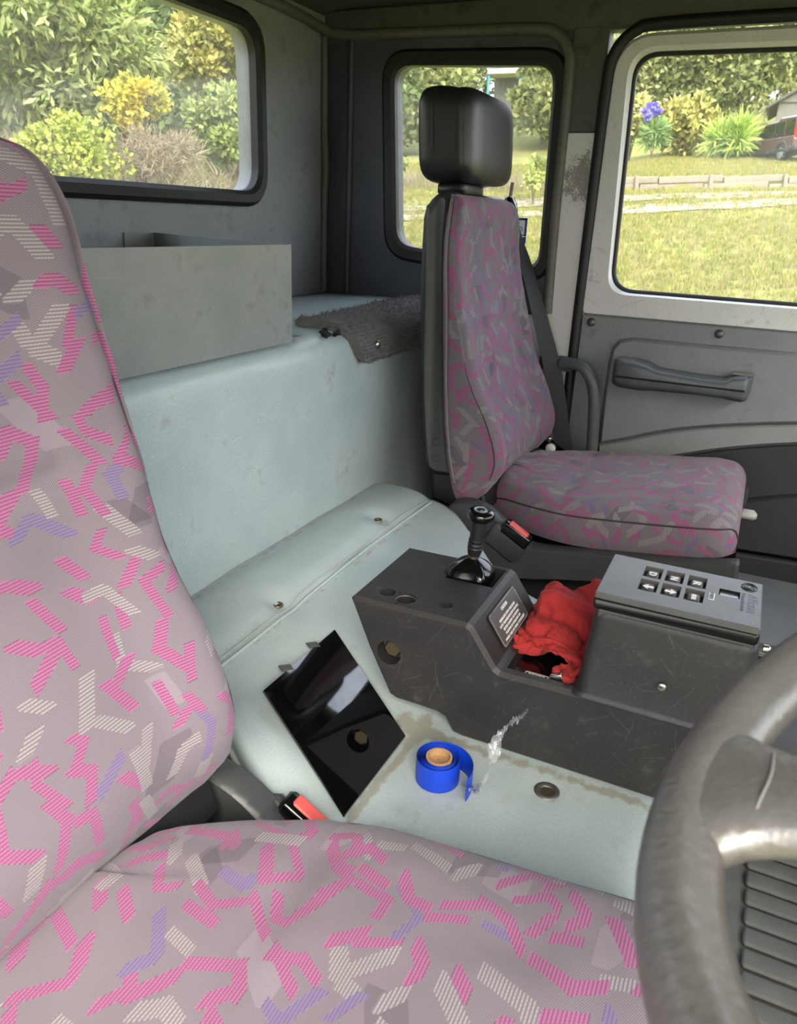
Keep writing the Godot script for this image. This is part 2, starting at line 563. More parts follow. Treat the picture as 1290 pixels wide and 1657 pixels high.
func make_materials() -> void:
	var grain := height_tex(11, 512, 0.12, 2, FastNoiseLite.TYPE_CELLULAR)
	var orange := height_tex(12, 512, 0.09, 3)
	# pale blue-grey vinyl of the engine cover and the rear bench
	mats.vinyl = worn(mottle(21, Color(0.60, 0.655, 0.66), Color(0.655, 0.70, 0.695), Color(0.56, 0.575, 0.56), 0.34, 500, 30, Color(0.78, 0.80, 0.79)), 0.55, 0.42, grain, 0.012, 0.1)
	mats.wall = worn(mottle(31, Color(0.49, 0.508, 0.52), Color(0.54, 0.557, 0.565), Color(0.45, 0.457, 0.46), 0.40, 160, 30, Color(0.52, 0.53, 0.53)), 0.8, 0.5, grain, 0.01)
	mats.quarter = worn(mottle(33, Color(0.235, 0.255, 0.285), Color(0.285, 0.30, 0.33), Color(0.20, 0.20, 0.21), 0.36, 120, 20, Color(0.4, 0.41, 0.42)), 0.8, 0.5, grain, 0.01)
	mats.lining = worn(mottle(35, Color(0.285, 0.288, 0.28), Color(0.32, 0.322, 0.312), Color(0.2, 0.2, 0.19), 0.35, 60, 6, Color(0.35, 0.35, 0.34)), 0.8, 0.7, grain, 0.01)
	mats.sheet_metal = worn(mottle(41, Color(0.475, 0.492, 0.48), Color(0.52, 0.535, 0.522), Color(0.445, 0.455, 0.44), 0.36, 90, 40, Color(0.60, 0.61, 0.59)), 0.5, 0.38)
	mats.white = worn(mottle(43, Color(0.80, 0.80, 0.79), Color(0.84, 0.84, 0.83), Color(0.64, 0.63, 0.60), 0.32, 200, 30, Color(0.55, 0.54, 0.51)), 0.6, 0.3)
	mats.door_vinyl = worn(mottle(45, Color(0.45, 0.47, 0.477), Color(0.49, 0.51, 0.516), Color(0.415, 0.428, 0.43), 0.36, 120, 20, Color(0.47, 0.48, 0.48)), 0.6, 0.45, grain, 0.012)
	mats.band = worn(mottle(46, Color(0.48, 0.50, 0.50), Color(0.52, 0.54, 0.54), Color(0.42, 0.43, 0.43), 0.34, 60, 10, Color(0.55, 0.56, 0.56)), 0.6, 0.45, grain, 0.012)
	mats.console = worn(mottle(51, Color(0.13, 0.13, 0.132), Color(0.17, 0.168, 0.166), Color(0.25, 0.244, 0.234), 0.34, 1200, 90, Color(0.40, 0.39, 0.37)), 0.28, 0.52, orange, 0.012)
	mats.seat_plastic = worn(mottle(53, Color(0.20, 0.21, 0.208), Color(0.235, 0.244, 0.241), Color(0.28, 0.275, 0.26), 0.28, 150, 30, Color(0.36, 0.36, 0.35)), 0.4, 0.45, orange, 0.01)
	mats.buckle_grey = worn(mottle(54, Color(0.56, 0.56, 0.555), Color(0.61, 0.61, 0.60), Color(0.62, 0.60, 0.55), 0.36, 100, 20, Color(0.6, 0.6, 0.58)), 0.2, 0.5, orange, 0.01)
	mats.black_plastic = plain(Color(0.085, 0.085, 0.087), 0.35)
	mats.gloss_black = plain(Color(0.035, 0.035, 0.037), 0.16)
	mats.rubber = plain(Color(0.065, 0.065, 0.066), 0.55)
	mats.dark = plain(Color(0.06, 0.06, 0.062), 0.8)
	mats.pocket = plain(Color(0.15, 0.155, 0.165), 0.6)
	mats.trim = worn(mottle(55, Color(0.33, 0.325, 0.305), Color(0.39, 0.385, 0.36), Color(0.26, 0.25, 0.23), 0.4, 80, 20, Color(0.5, 0.49, 0.46)), 0.3, 0.55)
	mats.headrest = worn(mottle(57, Color(0.115, 0.112, 0.11), Color(0.145, 0.14, 0.136), Color(0.10, 0.10, 0.10), 0.3, 40, 6, Color(0.24, 0.24, 0.23)), 0.3, 0.4, grain, 0.01)
	mats.mat_rubber = worn(mottle(58, Color(0.29, 0.30, 0.295), Color(0.345, 0.35, 0.34), Color(0.38, 0.37, 0.345), 0.36, 400, 40, Color(0.5, 0.49, 0.46)), 0.25, 0.7, orange, 0.012)
	mats.wheel = worn(mottle(59, Color(0.31, 0.302, 0.294), Color(0.345, 0.337, 0.328), Color(0.39, 0.38, 0.365), 0.34, 60, 40, Color(0.40, 0.39, 0.37)), 0.16, 0.36, height_tex(61, 512, 0.05, 2, FastNoiseLite.TYPE_CELLULAR), 0.05)
	mats.wheel.metallic_specular = 0.9
	mats.chrome = plain(Color(0.72, 0.71, 0.68), 0.28, 1.0)
	mats.brass = plain(Color(0.46, 0.42, 0.34), 0.45, 0.9)
	mats.dull_steel = plain(Color(0.42, 0.41, 0.39), 0.5, 0.8)
	mats.grab = worn(mottle(62, Color(0.30, 0.325, 0.335), Color(0.345, 0.365, 0.375), Color(0.26, 0.27, 0.27), 0.34, 40, 20, Color(0.46, 0.47, 0.47)), 0.3, 0.4)
	mats.red_button = plain(Color(0.80, 0.33, 0.31), 0.45)
	mats.belt = plain(Color(0.10, 0.10, 0.10), 0.6)
	mats.piping = plain(Color(0.42, 0.41, 0.40), 0.7)
	mats.dark_piping = plain(Color(0.19, 0.175, 0.185), 0.7)
	mats.black_panel = plain(Color(0.02, 0.02, 0.022), 0.035, 0.0, 0.85)
	mats.blue_tape = plain(Color(0.035, 0.23, 0.72), 0.45)
	mats.card = worn(mottle(63, Color(0.60, 0.47, 0.33), Color(0.66, 0.52, 0.37), Color(0.45, 0.34, 0.22), 0.35, 60, 6, Color(0.7, 0.6, 0.45)), 0.08, 0.85)
	mats.armrest_cap = worn(mottle(65, Color(0.42, 0.40, 0.36), Color(0.47, 0.45, 0.40), Color(0.36, 0.35, 0.32), 0.36, 40, 10, Color(0.55, 0.53, 0.48)), 0.1, 0.6)
	mats.print_white = plain(Color(0.86, 0.86, 0.85), 0.5)
	mats.plate_grey = plain(Color(0.30, 0.305, 0.31), 0.4)
	mats.keypad = worn(mottle(64, Color(0.35, 0.353, 0.357), Color(0.39, 0.394, 0.398), Color(0.31, 0.31, 0.31), 0.32, 40, 10, Color(0.66, 0.66, 0.66)), 0.2, 0.42)
	mats.keypad.metallic = 0.35
	mats.keypad_black = plain(Color(0.055, 0.055, 0.057), 0.3)
	mats.button = plain(Color(0.12, 0.118, 0.112), 0.45)
	mats.well = plain(Color(0.30, 0.29, 0.265), 0.6)
	mats.lcd = plain(Color(0.30, 0.32, 0.31), 0.12)
	mats.stitch = plain(Color(0.66, 0.68, 0.65), 0.7)
	# cloth with a weave of its own
	var fab := plain(Color.WHITE, 0.85, 0.0, 0.25)
	fab.albedo_texture = fabric_image(2048, 800.0, Color8(103, 95, 101), Color8(148, 90, 124), Color8(142, 137, 136), Color8(108, 96, 125), 25, 4711)
	fab.uv1_scale = Vector3(1.25, 1.25, 1)
	fab.rim_enabled = true
	fab.rim = 0.25
	mats.fabric = fab
	var rag := worn(mottle(71, Color(0.60, 0.19, 0.19), Color(0.66, 0.22, 0.215), Color(0.52, 0.15, 0.155), 0.34, 60, 0, Color(0.6, 0.2, 0.2)), 0.15, 0.9, height_tex(72, 512, 0.3, 2), 0.01)
	rag.rim_enabled = true
	rag.rim = 0.1
	rag.metallic_specular = 0.12
	mats.rag = rag
	mats.carpet = worn(mottle(73, Color(0.38, 0.378, 0.37), Color(0.47, 0.465, 0.455), Color(0.29, 0.288, 0.28), 0.42, 4000, 200, Color(0.48, 0.47, 0.46)), 0.2, 0.95, height_tex(74, 512, 0.22, 3), 0.25)
	var film := plain(Color(0.82, 0.84, 0.86, 0.22), 0.12)
	film.transparency = BaseMaterial3D.TRANSPARENCY_ALPHA
	film.cull_mode = BaseMaterial3D.CULL_DISABLED
	mats.film = film
	mats.glass_rear = dusty_glass(81, 0.20)
	mats.glass_quarter = dusty_glass(83, 0.20)
	mats.glass_door = dusty_glass(85, 0.13)
	var clear := plain(Color(0.9, 0.93, 0.93, 0.06), 0.03)
	clear.transparency = BaseMaterial3D.TRANSPARENCY_ALPHA
	mats.glass_clear = clear
	# outdoors
	mats.lawn = worn(mottle(91, Color(0.44, 0.46, 0.19), Color(0.51, 0.50, 0.25), Color(0.48, 0.43, 0.28), 0.42, 6000, 300, Color(0.56, 0.54, 0.32)), 3.5, 0.95, height_tex(92, 512, 0.15, 3), 2.0)
	mats.gravel = worn(mottle(93, Color(0.56, 0.53, 0.47), Color(0.62, 0.59, 0.53), Color(0.48, 0.43, 0.36), 0.4, 5000, 60, Color(0.88, 0.86, 0.80)), 2.0, 0.95)
	mats.timber = worn(mottle(95, Color(0.50, 0.47, 0.42), Color(0.57, 0.54, 0.49), Color(0.36, 0.33, 0.29), 0.42, 800, 300, Color(0.75, 0.72, 0.66)), 1.2, 0.9)
	mats.bark = worn(mottle(97, Color(0.34, 0.30, 0.26), Color(0.44, 0.40, 0.35), Color(0.25, 0.22, 0.19), 0.4, 300, 100, Color(0.5, 0.46, 0.4)), 0.8, 0.95)
	var leaf := plain(Color.WHITE, 0.65, 0.0, 0.3)
	leaf.vertex_color_use_as_albedo = true
	leaf.cull_mode = BaseMaterial3D.CULL_DISABLED
	leaf.backlight_enabled = true
	leaf.backlight = Color(0.45, 0.45, 0.45)
	mats.leaf = leaf
	mats.car_paint = plain(Color(0.25, 0.06, 0.065), 0.25)
	mats.car_paint.clearcoat_enabled = true
	mats.car_glass = plain(Color(0.10, 0.12, 0.13), 0.08)
	mats.car_trim = plain(Color(0.14, 0.15, 0.16), 0.5)
	mats.tyre = plain(Color(0.08, 0.08, 0.085), 0.9)
	mats.alloy = plain(Color(0.62, 0.63, 0.65), 0.35, 0.8)
	mats.tail_lamp = plain(Color(0.80, 0.05, 0.06), 0.2)
	mats.roofing = worn(mottle(98, Color(0.30, 0.28, 0.27), Color(0.36, 0.34, 0.32), Color(0.24, 0.22, 0.21), 0.4, 200, 60, Color(0.42, 0.4, 0.38)), 2.0, 0.8)
	mats.house_wall = plain(Color(0.78, 0.76, 0.71), 0.9)
	mats.house_dark = plain(Color(0.42, 0.42, 0.40), 0.9)
	mats.teal = plain(Color(0.28, 0.62, 0.70), 0.6)
	mats.blue_print = plain(Color(0.06, 0.16, 0.52), 0.5)
	mats.sticker = plain(Color(0.80, 0.84, 0.86), 0.5)

# ------------------------------------------------------------------ light, camera
func _ready() -> void:
	var cam := Camera3D.new()
	cam.name = "camera"
	cam.fov = 68.143
	cam.near = 0.02
	cam.far = 400.0
	var lens := CameraAttributesPhysical.new()
	lens.frustum_focal_length = 17.743
	lens.frustum_focus_distance = 1.15
	lens.exposure_aperture = 9.0
	lens.frustum_near = 0.02
	lens.frustum_far = 400.0
	cam.attributes = lens
	cam.transform = Transform3D(CAM, EYE)
	add_child(cam)
	cam.current = true
	var sm := ProceduralSkyMaterial.new()
	sm.sky_top_color = Color(0.84, 0.89, 0.96)
	sm.sky_horizon_color = Color(0.95, 0.96, 0.97)
	sm.sky_curve = 0.25
	sm.ground_bottom_color = Color(0.45, 0.45, 0.38)
	sm.ground_horizon_color = Color(0.7, 0.7, 0.66)
	sm.sky_energy_multiplier = 1.0
	var sky := Sky.new()
	sky.sky_material = sm
	var env := Environment.new()
	env.background_mode = Environment.BG_SKY
	env.sky = sky
	env.background_energy_multiplier = 1.0
	env.ambient_light_source = Environment.AMBIENT_SOURCE_SKY
	env.tonemap_mode = Environment.TONE_MAPPER_LINEAR
	env.tonemap_exposure = 6.1
	env.sdfgi_enabled = true
	env.ssao_enabled = true
	env.ssil_enabled = true
	var we := WorldEnvironment.new()
	we.name = "environment"
	we.environment = env
	add_child(we)
	# sun behind thin cloud, ahead and to the driver's side
	var sun := DirectionalLight3D.new()
	sun.name = "sun"
	sun.light_energy = 0.55
	sun.light_color = Color(1.0, 0.97, 0.92)
	sun.light_angular_distance = 40.0
	sun.shadow_enabled = true
	add_child(sun)
	sun.look_at_from_position(Vector3.ZERO, Vector3(-0.42, -0.62, -0.62))

	make_materials()
	build_shell()
	build_door()
	build_bench()
	build_engine_cover()
	build_seat("truck_seat", Vector3(0.0, 0.0, -1.625), 1.0, "patterned passenger seat with black headrest beside the door", mats.fabric)
	build_seat("truck_seat", Vector3(0.04, 0.0, -0.27), -1.0, "pink and grey patterned driver's seat facing the steering wheel", mats.fabric)
	build_console()
	build_steering()
	build_small()
	build_outside()

# ------------------------------------------------------------------ cab shell
func window_loop() -> Array: return [Vector2(-1.605, 1.342), Vector2(-0.285, 1.342), Vector2(-0.285, 1.664), Vector2(-1.605, 1.668)]
func quarter_loop() -> Array: return [Vector2(-0.912, 1.232), Vector2(-0.524, 1.194), Vector2(-0.533, 1.632), Vector2(-0.936, 1.646)]

func grow(q: Array, m: float) -> Array:
	var mid := Vector2.ZERO
	for p in q: mid += p * 0.25
	var o := []
	for p in q: o.append(p + Vector2(signf(p.x - mid.x), signf(p.y - mid.y)) * m)
	return o

func pane(q: Array, r: float, xf: Transform3D, thick := 0.005) -> Geo:
	var g := Geo.new()
	g.prism(rloop(q, r), thick, xf)
	return g

func build_shell() -> void:
	struct(Geo.new().box(Vector3(-0.17, 0.32, -0.93), Vector3(2.06, 0.06, 2.1), 0.004), "floor", mats.mat_rubber)
	# headlining: a shallow vault
	var rows := []
	for k in 41:
		var z := lerpf(-1.99, 0.13, k / 40.0)
		var row := PackedVector3Array()
		var e := clampf(minf(z + 1.99, 0.13 - z) / 0.22, 0.0, 1.0)
		for j in 41:
			var x := lerpf(-1.2, 0.86, j / 40.0)
			var f := clampf(minf(x + 1.2, 0.86 - x) / 0.2, 0.0, 1.0)
			row.append(Vector3(x, 1.735 + 0.13 * sin(e * PI / 2) * sin(f * PI / 2), z))
		rows.append(row)
	var top := []
	for row in rows:
		var r2 := PackedVector3Array()
		for p in row: r2.append(p + Vector3(0, 0.05, 0))
		top.append(r2)
	var cg := Geo.new()
	cg.grid(rows, false, false, false, false)
	cg.grid(top, false, false, false, false)
	struct(cg, "ceiling", mats.lining)
	# rear wall with the wide window
	var g := Geo.new()
	var wl := window_loop()
	g.ring(rloop(rect(-1.99, 0.33, 0.13, 1.76), 0.002), rloop(grow(wl, 0.004), 0.062), 0.05, rearward(XR))
	struct(g, "wall_rear", mats.wall)
	var w := base("window_1", Vector3(XR, 1.34, -0.945))
	tag(w, "wide dusty rear window in a black rubber seal", "", "", "structure")
	var sg := Geo.new()
	sg.ring(rloop(grow(wl, 0.034), 0.085), rloop(wl, 0.058), 0.028, rearward(XR + 0.016), 0.009)
	put(sg, "rubber_seal", mats.rubber, w)
	put(pane(grow(wl, 0.006), 0.06, rearward(XR - 0.02)), "pane", mats.glass_rear, w)
	# passenger side wall
	var sw := base("wall_left", Vector3(-0.8, 0.35, ZD))
	tag(sw, "passenger side wall of the cab", "", "", "structure")
	var ql := quarter_loop()
	g = Geo.new()
	g.ring(rloop(rect(-1.19, 1.085, -0.495, 1.705), 0.002), rloop(grow(ql, 0.004), 0.05), 0.05, side(ZD))
	put(g, "quarter_panel", mats.quarter, sw)
	put(Geo.new().box(Vector3(-0.85, 0.71, ZD - 0.025), Vector3(0.71, 0.75, 0.05), 0.003), "lower_panel", mats.white, sw)
	put(Geo.new().box(Vector3(-0.457, 0.915, ZD - 0.02), Vector3(0.078, 1.16, 0.05), 0.004), "pillar_panel", mats.white, sw)
	put(Geo.new().box(Vector3(-0.458, 1.6, ZD - 0.02), Vector3(0.08, 0.21, 0.05), 0.004), "pillar_lining", mats.lining, sw)
	put(Geo.new().box(Vector3(-0.17, 1.735, ZD - 0.022), Vector3(2.06, 0.075, 0.05), 0.006), "header_lining", mats.lining, sw)
	put(Geo.new().box(Vector3(0.735, 1.03, ZD - 0.025), Vector3(0.24, 1.36, 0.05), 0.006), "front_pillar", mats.lining, sw)
	put(Geo.new().box(Vector3(-0.17, 0.37, ZD - 0.06), Vector3(2.06, 0.07, 0.05), 0.006), "sill", mats.white, sw)
	# painted face of the pillar, with grime rubbed on beside the headrest
	var pf := Geo.new()
	pf.add(Vector3(-0.495, 0.36, ZD + 0.0062), Vector2(0, 1)); pf.add(Vector3(-0.419, 0.36, ZD + 0.0062), Vector2(1, 1)); pf.add(Vector3(-0.419, 1.494, ZD + 0.0062), Vector2(1, 0)); pf.add(Vector3(-0.495, 1.494, ZD + 0.0062), Vector2(0, 0))
	pf.quad(0, 1, 2, 3)
	put(pf, "painted_face", pillar_paint(), sw)
	var w2 := base("window_2", Vector3(-0.73, 1.2, ZD))
	tag(w2, "small quarter window behind the passenger seat", "", "", "structure")
	g = Geo.new()
	g.ring(rloop(grow(ql, 0.036), 0.075), rloop(ql, 0.045), 0.024, side(ZD + 0.012), 0.008)
	put(g, "rubber_seal", mats.rubber, w2)
	put(pane(grow(ql, 0.006), 0.05, side(ZD - 0.014)), "pane", mats.glass_quarter, w2)
	# edging strips
	var strip := PackedVector3Array()
	for p in [[-1.128, 1.738, 0.0], [-1.128, 1.738, -1.6], [-1.125, 1.73, -1.86], [-1.09, 1.718, -1.912], [-0.9, 1.712, -1.914], [-0.60, 1.706, -1.914], [-0.535, 1.694, -1.914], [-0.503, 1.655, -1.914], [-0.497, 1.60, -1.914], [-0.494, 1.3, -1.914], [-0.488, 1.09, -1.914]]: strip.append(Vector3(p[0], p[1], p[2]))
	struct(Geo.new().tube(spline(strip, 6), 0.0125, 10), "trim_1", mats.trim)
	struct(Geo.new().tube(spline(V3([[-1.128, 1.735, -1.905], [-1.127, 1.5, -1.904], [-1.124, 1.42, -1.906], [-1.128, 1.3, -1.905], [-1.128, 1.098, -1.905]]), 5), 0.0095, 10), "trim_2", mats.trim)
	struct(Geo.new().tube(V3([[-1.058, 1.71, ZD + 0.002], [-1.058, 1.4, ZD + 0.003], [-1.06, 1.098, ZD + 0.002]]), 0.008, 8), "trim_3", mats.quarter)
	struct(Geo.new().box(Vector3(-0.72, 1.094, ZD + 0.004), Vector3(0.46, 0.012, 0.02), 0.003), "trim_4", mats.trim)
	# driver's side
	var dw := base("wall_right", Vector3(-0.8, 0.35, 0.06))
	tag(dw, "driver's side wall with the open doorway", "", "", "structure")
	put(Geo.new().box(Vector3(-0.81, 1.04, 0.1), Vector3(0.76, 1.42, 0.05), 0.004), "rear_panel", mats.quarter, dw)
	put(Geo.new().box(Vector3(0.735, 1.04, 0.1), Vector3(0.24, 1.42, 0.05), 0.004), "front_pillar", mats.lining, dw)
	put(Geo.new().box(Vector3(-0.17, 1.735, 0.1), Vector3(2.06, 0.075, 0.05), 0.004), "header_lining", mats.lining, dw)
	# front: dashboard and windscreen
	var fw := base("wall_front", Vector3(0.83, 0.35, -0.93))
	tag(fw, "front of the cab under the windscreen", "", "", "structure")
	put(Geo.new().box(Vector3(0.84, 0.67, -0.93), Vector3(0.05, 0.68, 2.1), 0.004), "bulkhead", mats.lining, fw)
	put(Geo.new().box(Vector3(0.84, 1.735, -0.93), Vector3(0.05, 0.075, 2.1), 0.004), "header", mats.lining, fw)
	put(Geo.new().prism(spline2([[0.82, 0.62], [0.62, 0.64], [0.58, 0.74], [0.60, 0.90], [0.68, 0.965], [0.82, 0.985]], 4), 2.02, Transform3D(Basis(Vector3(1, 0, 0), Vector3(0, 1, 0), Vector3(0, 0, -1)), Vector3(0, 0, 0.08)), 0.006), "dashboard", mats.console, fw)
	var ws := base("window_3", Vector3(0.84, 1.0, -0.93))
	tag(ws, "windscreen at the front of the cab", "", "", "structure")
	put(Geo.new().box(Vector3(0.84, 1.354, -0.93), Vector3(0.006, 0.69, 2.06)), "pane", mats.glass_clear, ws)

# ------------------------------------------------------------------ passenger door
func build_door() -> void:
	var d := base("door_1", Vector3(0.1, 0.4, ZD))
	tag(d, "passenger door with white window frame and grey trim panel", "", "", "structure")
	var x1 := 0.60
	var outer := [Vector2(-0.405, 1.096), Vector2(x1, 1.096), Vector2(x1, 1.688), Vector2(-0.405, 1.688)]
	var inner := [Vector2(-0.347, 1.152), Vector2(x1 - 0.06, 1.148), Vector2(x1 - 0.06, 1.648), Vector2(-0.362, 1.654)]
	var g := Geo.new()
	g.ring(rloop(outer, [0.004, 0.004, 0.09, 0.09], 8), rloop(inner, 0.055, 8), 0.045, side(ZD + 0.004), 0.008)
	put(g, "window_frame", mats.white, d)
	g = Geo.new()
	g.ring(rloop(grow(inner, 0.002), 0.057, 8), rloop(grow(inner, -0.008), 0.05, 8), 0.012, side(ZD - 0.014), 0.003)
	put(g, "glazing_seal", mats.rubber, d)
	put(pane(grow(inner, 0.002), 0.055, side(ZD - 0.022)), "pane", mats.glass_door, d)
	# weather seal round the doorway
	var sp := V3([[-0.413, 0.40, ZD + 0.002], [-0.413, 0.9, ZD + 0.002], [-0.413, 1.3, ZD + 0.002], [-0.412, 1.58, ZD + 0.002], [-0.402, 1.65, ZD + 0.006], [-0.365, 1.69, ZD + 0.006], [-0.30, 1.702, ZD + 0.006], [0.0, 1.704, ZD + 0.006], [0.62, 1.704, ZD + 0.006]])
	struct(Geo.new().tube(spline(sp, 6), 0.0125, 12), "trim_5", mats.rubber)
	# trim card
	put(Geo.new().box(Vector3(0.0985, 0.745, ZD - 0.018), Vector3(1.005, 0.704, 0.045), 0.006), "trim_card", mats.door_vinyl, d)
	# raised upper field with a rounded corner
	var top := [[-0.318, 0.79], [-0.322, 0.90], [-0.322, 0.985], [-0.318, 1.022], [-0.304, 1.044], [-0.275, 1.052], [-0.1, 1.053], [0.2, 1.055], [0.57, 1.057], [0.57, 0.935]]
	var low := []
	for k in 15:
		var x := lerpf(0.57, -0.318, k / 14.0)
		low.append([x, band_top(x) + 0.001])
	g = Geo.new()
	g.prism(V2(top.slice(1) + low.slice(1)), 0.03, side(ZD + 0.018), 0.008)
	put(g, "upper_field", mats.door_vinyl, d)
	# curved pale band
	var bp := []
	for k in 15:
		var x := lerpf(-0.318, 0.57, k / 14.0)
		bp.append([x, band_top(x) - 0.001])
	for k in 15:
		var x := lerpf(0.57, -0.318, k / 14.0)
		bp.append([x, band_low(x)])
	g = Geo.new()
	g.prism(V2(bp), 0.026, side(ZD + 0.016), 0.005)
	tag(put(g, "trim_band", mats.band, d), "pale grey curved band")
	# black map pocket
	bp = []
	for k in 15:
		var x := lerpf(-0.2, 0.57, k / 14.0)
		bp.append([x, band_low(x) - 0.003])
	bp.append([0.57, 0.42]); bp.append([-0.2, 0.42])
	g = Geo.new()
	g.prism(V2(bp), 0.02, side(ZD + 0.011), 0.004)
	put(g, "pocket_back", mats.pocket, d)
	g = Geo.new()
	bp = []
	for k in 13:
		var x := lerpf(-0.18, 0.56, k / 12.0)
		bp.append([x, 0.63 + 0.12 * smoothstep(-0.25, 0.25, x)])
	bp.append([0.56, 0.60]); bp.append([-0.18, 0.57])
	g.prism(V2(bp), 0.03, side(ZD + 0.042), 0.006)
	put(g, "pocket_front", mats.pocket, d)
	put(Geo.new().prism(V2([[-0.18, 0.56], [0.56, 0.59], [0.56, 0.43], [-0.18, 0.43]]), 0.03, side(ZD + 0.036), 0.006), "pocket_front", mats.pocket, d)
	# trim studs
	for x in [-0.377, -0.084, 0.22, 0.5]:
		put(Geo.new().lathe([[0.0105, 0.0], [0.0105, 0.004], [0.008, 0.008], [0.002, 0.0095]], Transform3D(Basis(Vector3.RIGHT, PI / 2), Vector3(x, 1.079, ZD + 0.003)), 16), "stud", mats.dull_steel, d)
	# armrest handle
	var a := Node3D.new()
	a.name = "armrest"
	d.add_child(a, true)
	a.position = Vector3(-0.15, 0.98, ZD + 0.05) - d.position
	g = Geo.new()
	var rows := []
	var prof := [[-0.302, 0.958, 1.002, 0.0], [-0.298, 0.95, 1.006, 0.052], [-0.285, 0.944, 1.008, 0.062], [-0.25, 0.942, 1.008, 0.066], [-0.225, 0.942, 1.004, 0.066], [-0.20, 0.945, 0.993, 0.066], [-0.10, 0.948, 0.987, 0.066], [-0.05, 0.947, 0.988, 0.066], [-0.035, 0.945, 0.998, 0.066], [-0.01, 0.943, 1.003, 0.064], [0.0, 0.946, 1.002, 0.058], [0.006, 0.955, 0.997, 0.0]]
	for p in prof:
		var row := PackedVector3Array()
		var z0 := ZD + 0.02
		var dep: float = p[3]
		for q in [[0.0, 0.15], [0.0, 0.85], [0.08, 1.0], [0.85, 1.0], [1.0, 0.8], [1.0, 0.25], [0.86, 0.0], [0.08, 0.0]]:
			row.append(Vector3(p[0], lerpf(p[1], p[2], q[1]), z0 + dep * q[0]))
		rows.append(row)
	g.grid(rows, true, false, true)
	put(g, "body", mats.grab, a)
	for p in [[-0.272, 0.05, 1.0075], [-0.018, 0.05, 1.0025]]:
		g = Geo.new()
		g.box(Vector3(p[0], p[2] - 0.0005, ZD + 0.052), Vector3(p[1] - 0.006, 0.003, 0.042), 0.0014)
		tag(put(g, "worn_cap", mats.armrest_cap, a), "worn beige end of the armrest")
	put(Geo.new().box(Vector3(-0.148, 0.97, ZD + 0.0875), Vector3(0.285, 0.004, 0.004), 0.0015), "crease", mats.rubber, a)

func band_top(x: float) -> float: return table([[-0.34, 0.775], [-0.156, 0.838], [-0.02, 0.872], [0.115, 0.897], [0.3, 0.92], [0.6, 0.935]], x)
func band_low(x: float) -> float: return table([[-0.34, 0.70], [-0.178, 0.763], [-0.03, 0.815], [0.125, 0.853], [0.3, 0.875], [0.6, 0.89]], x)

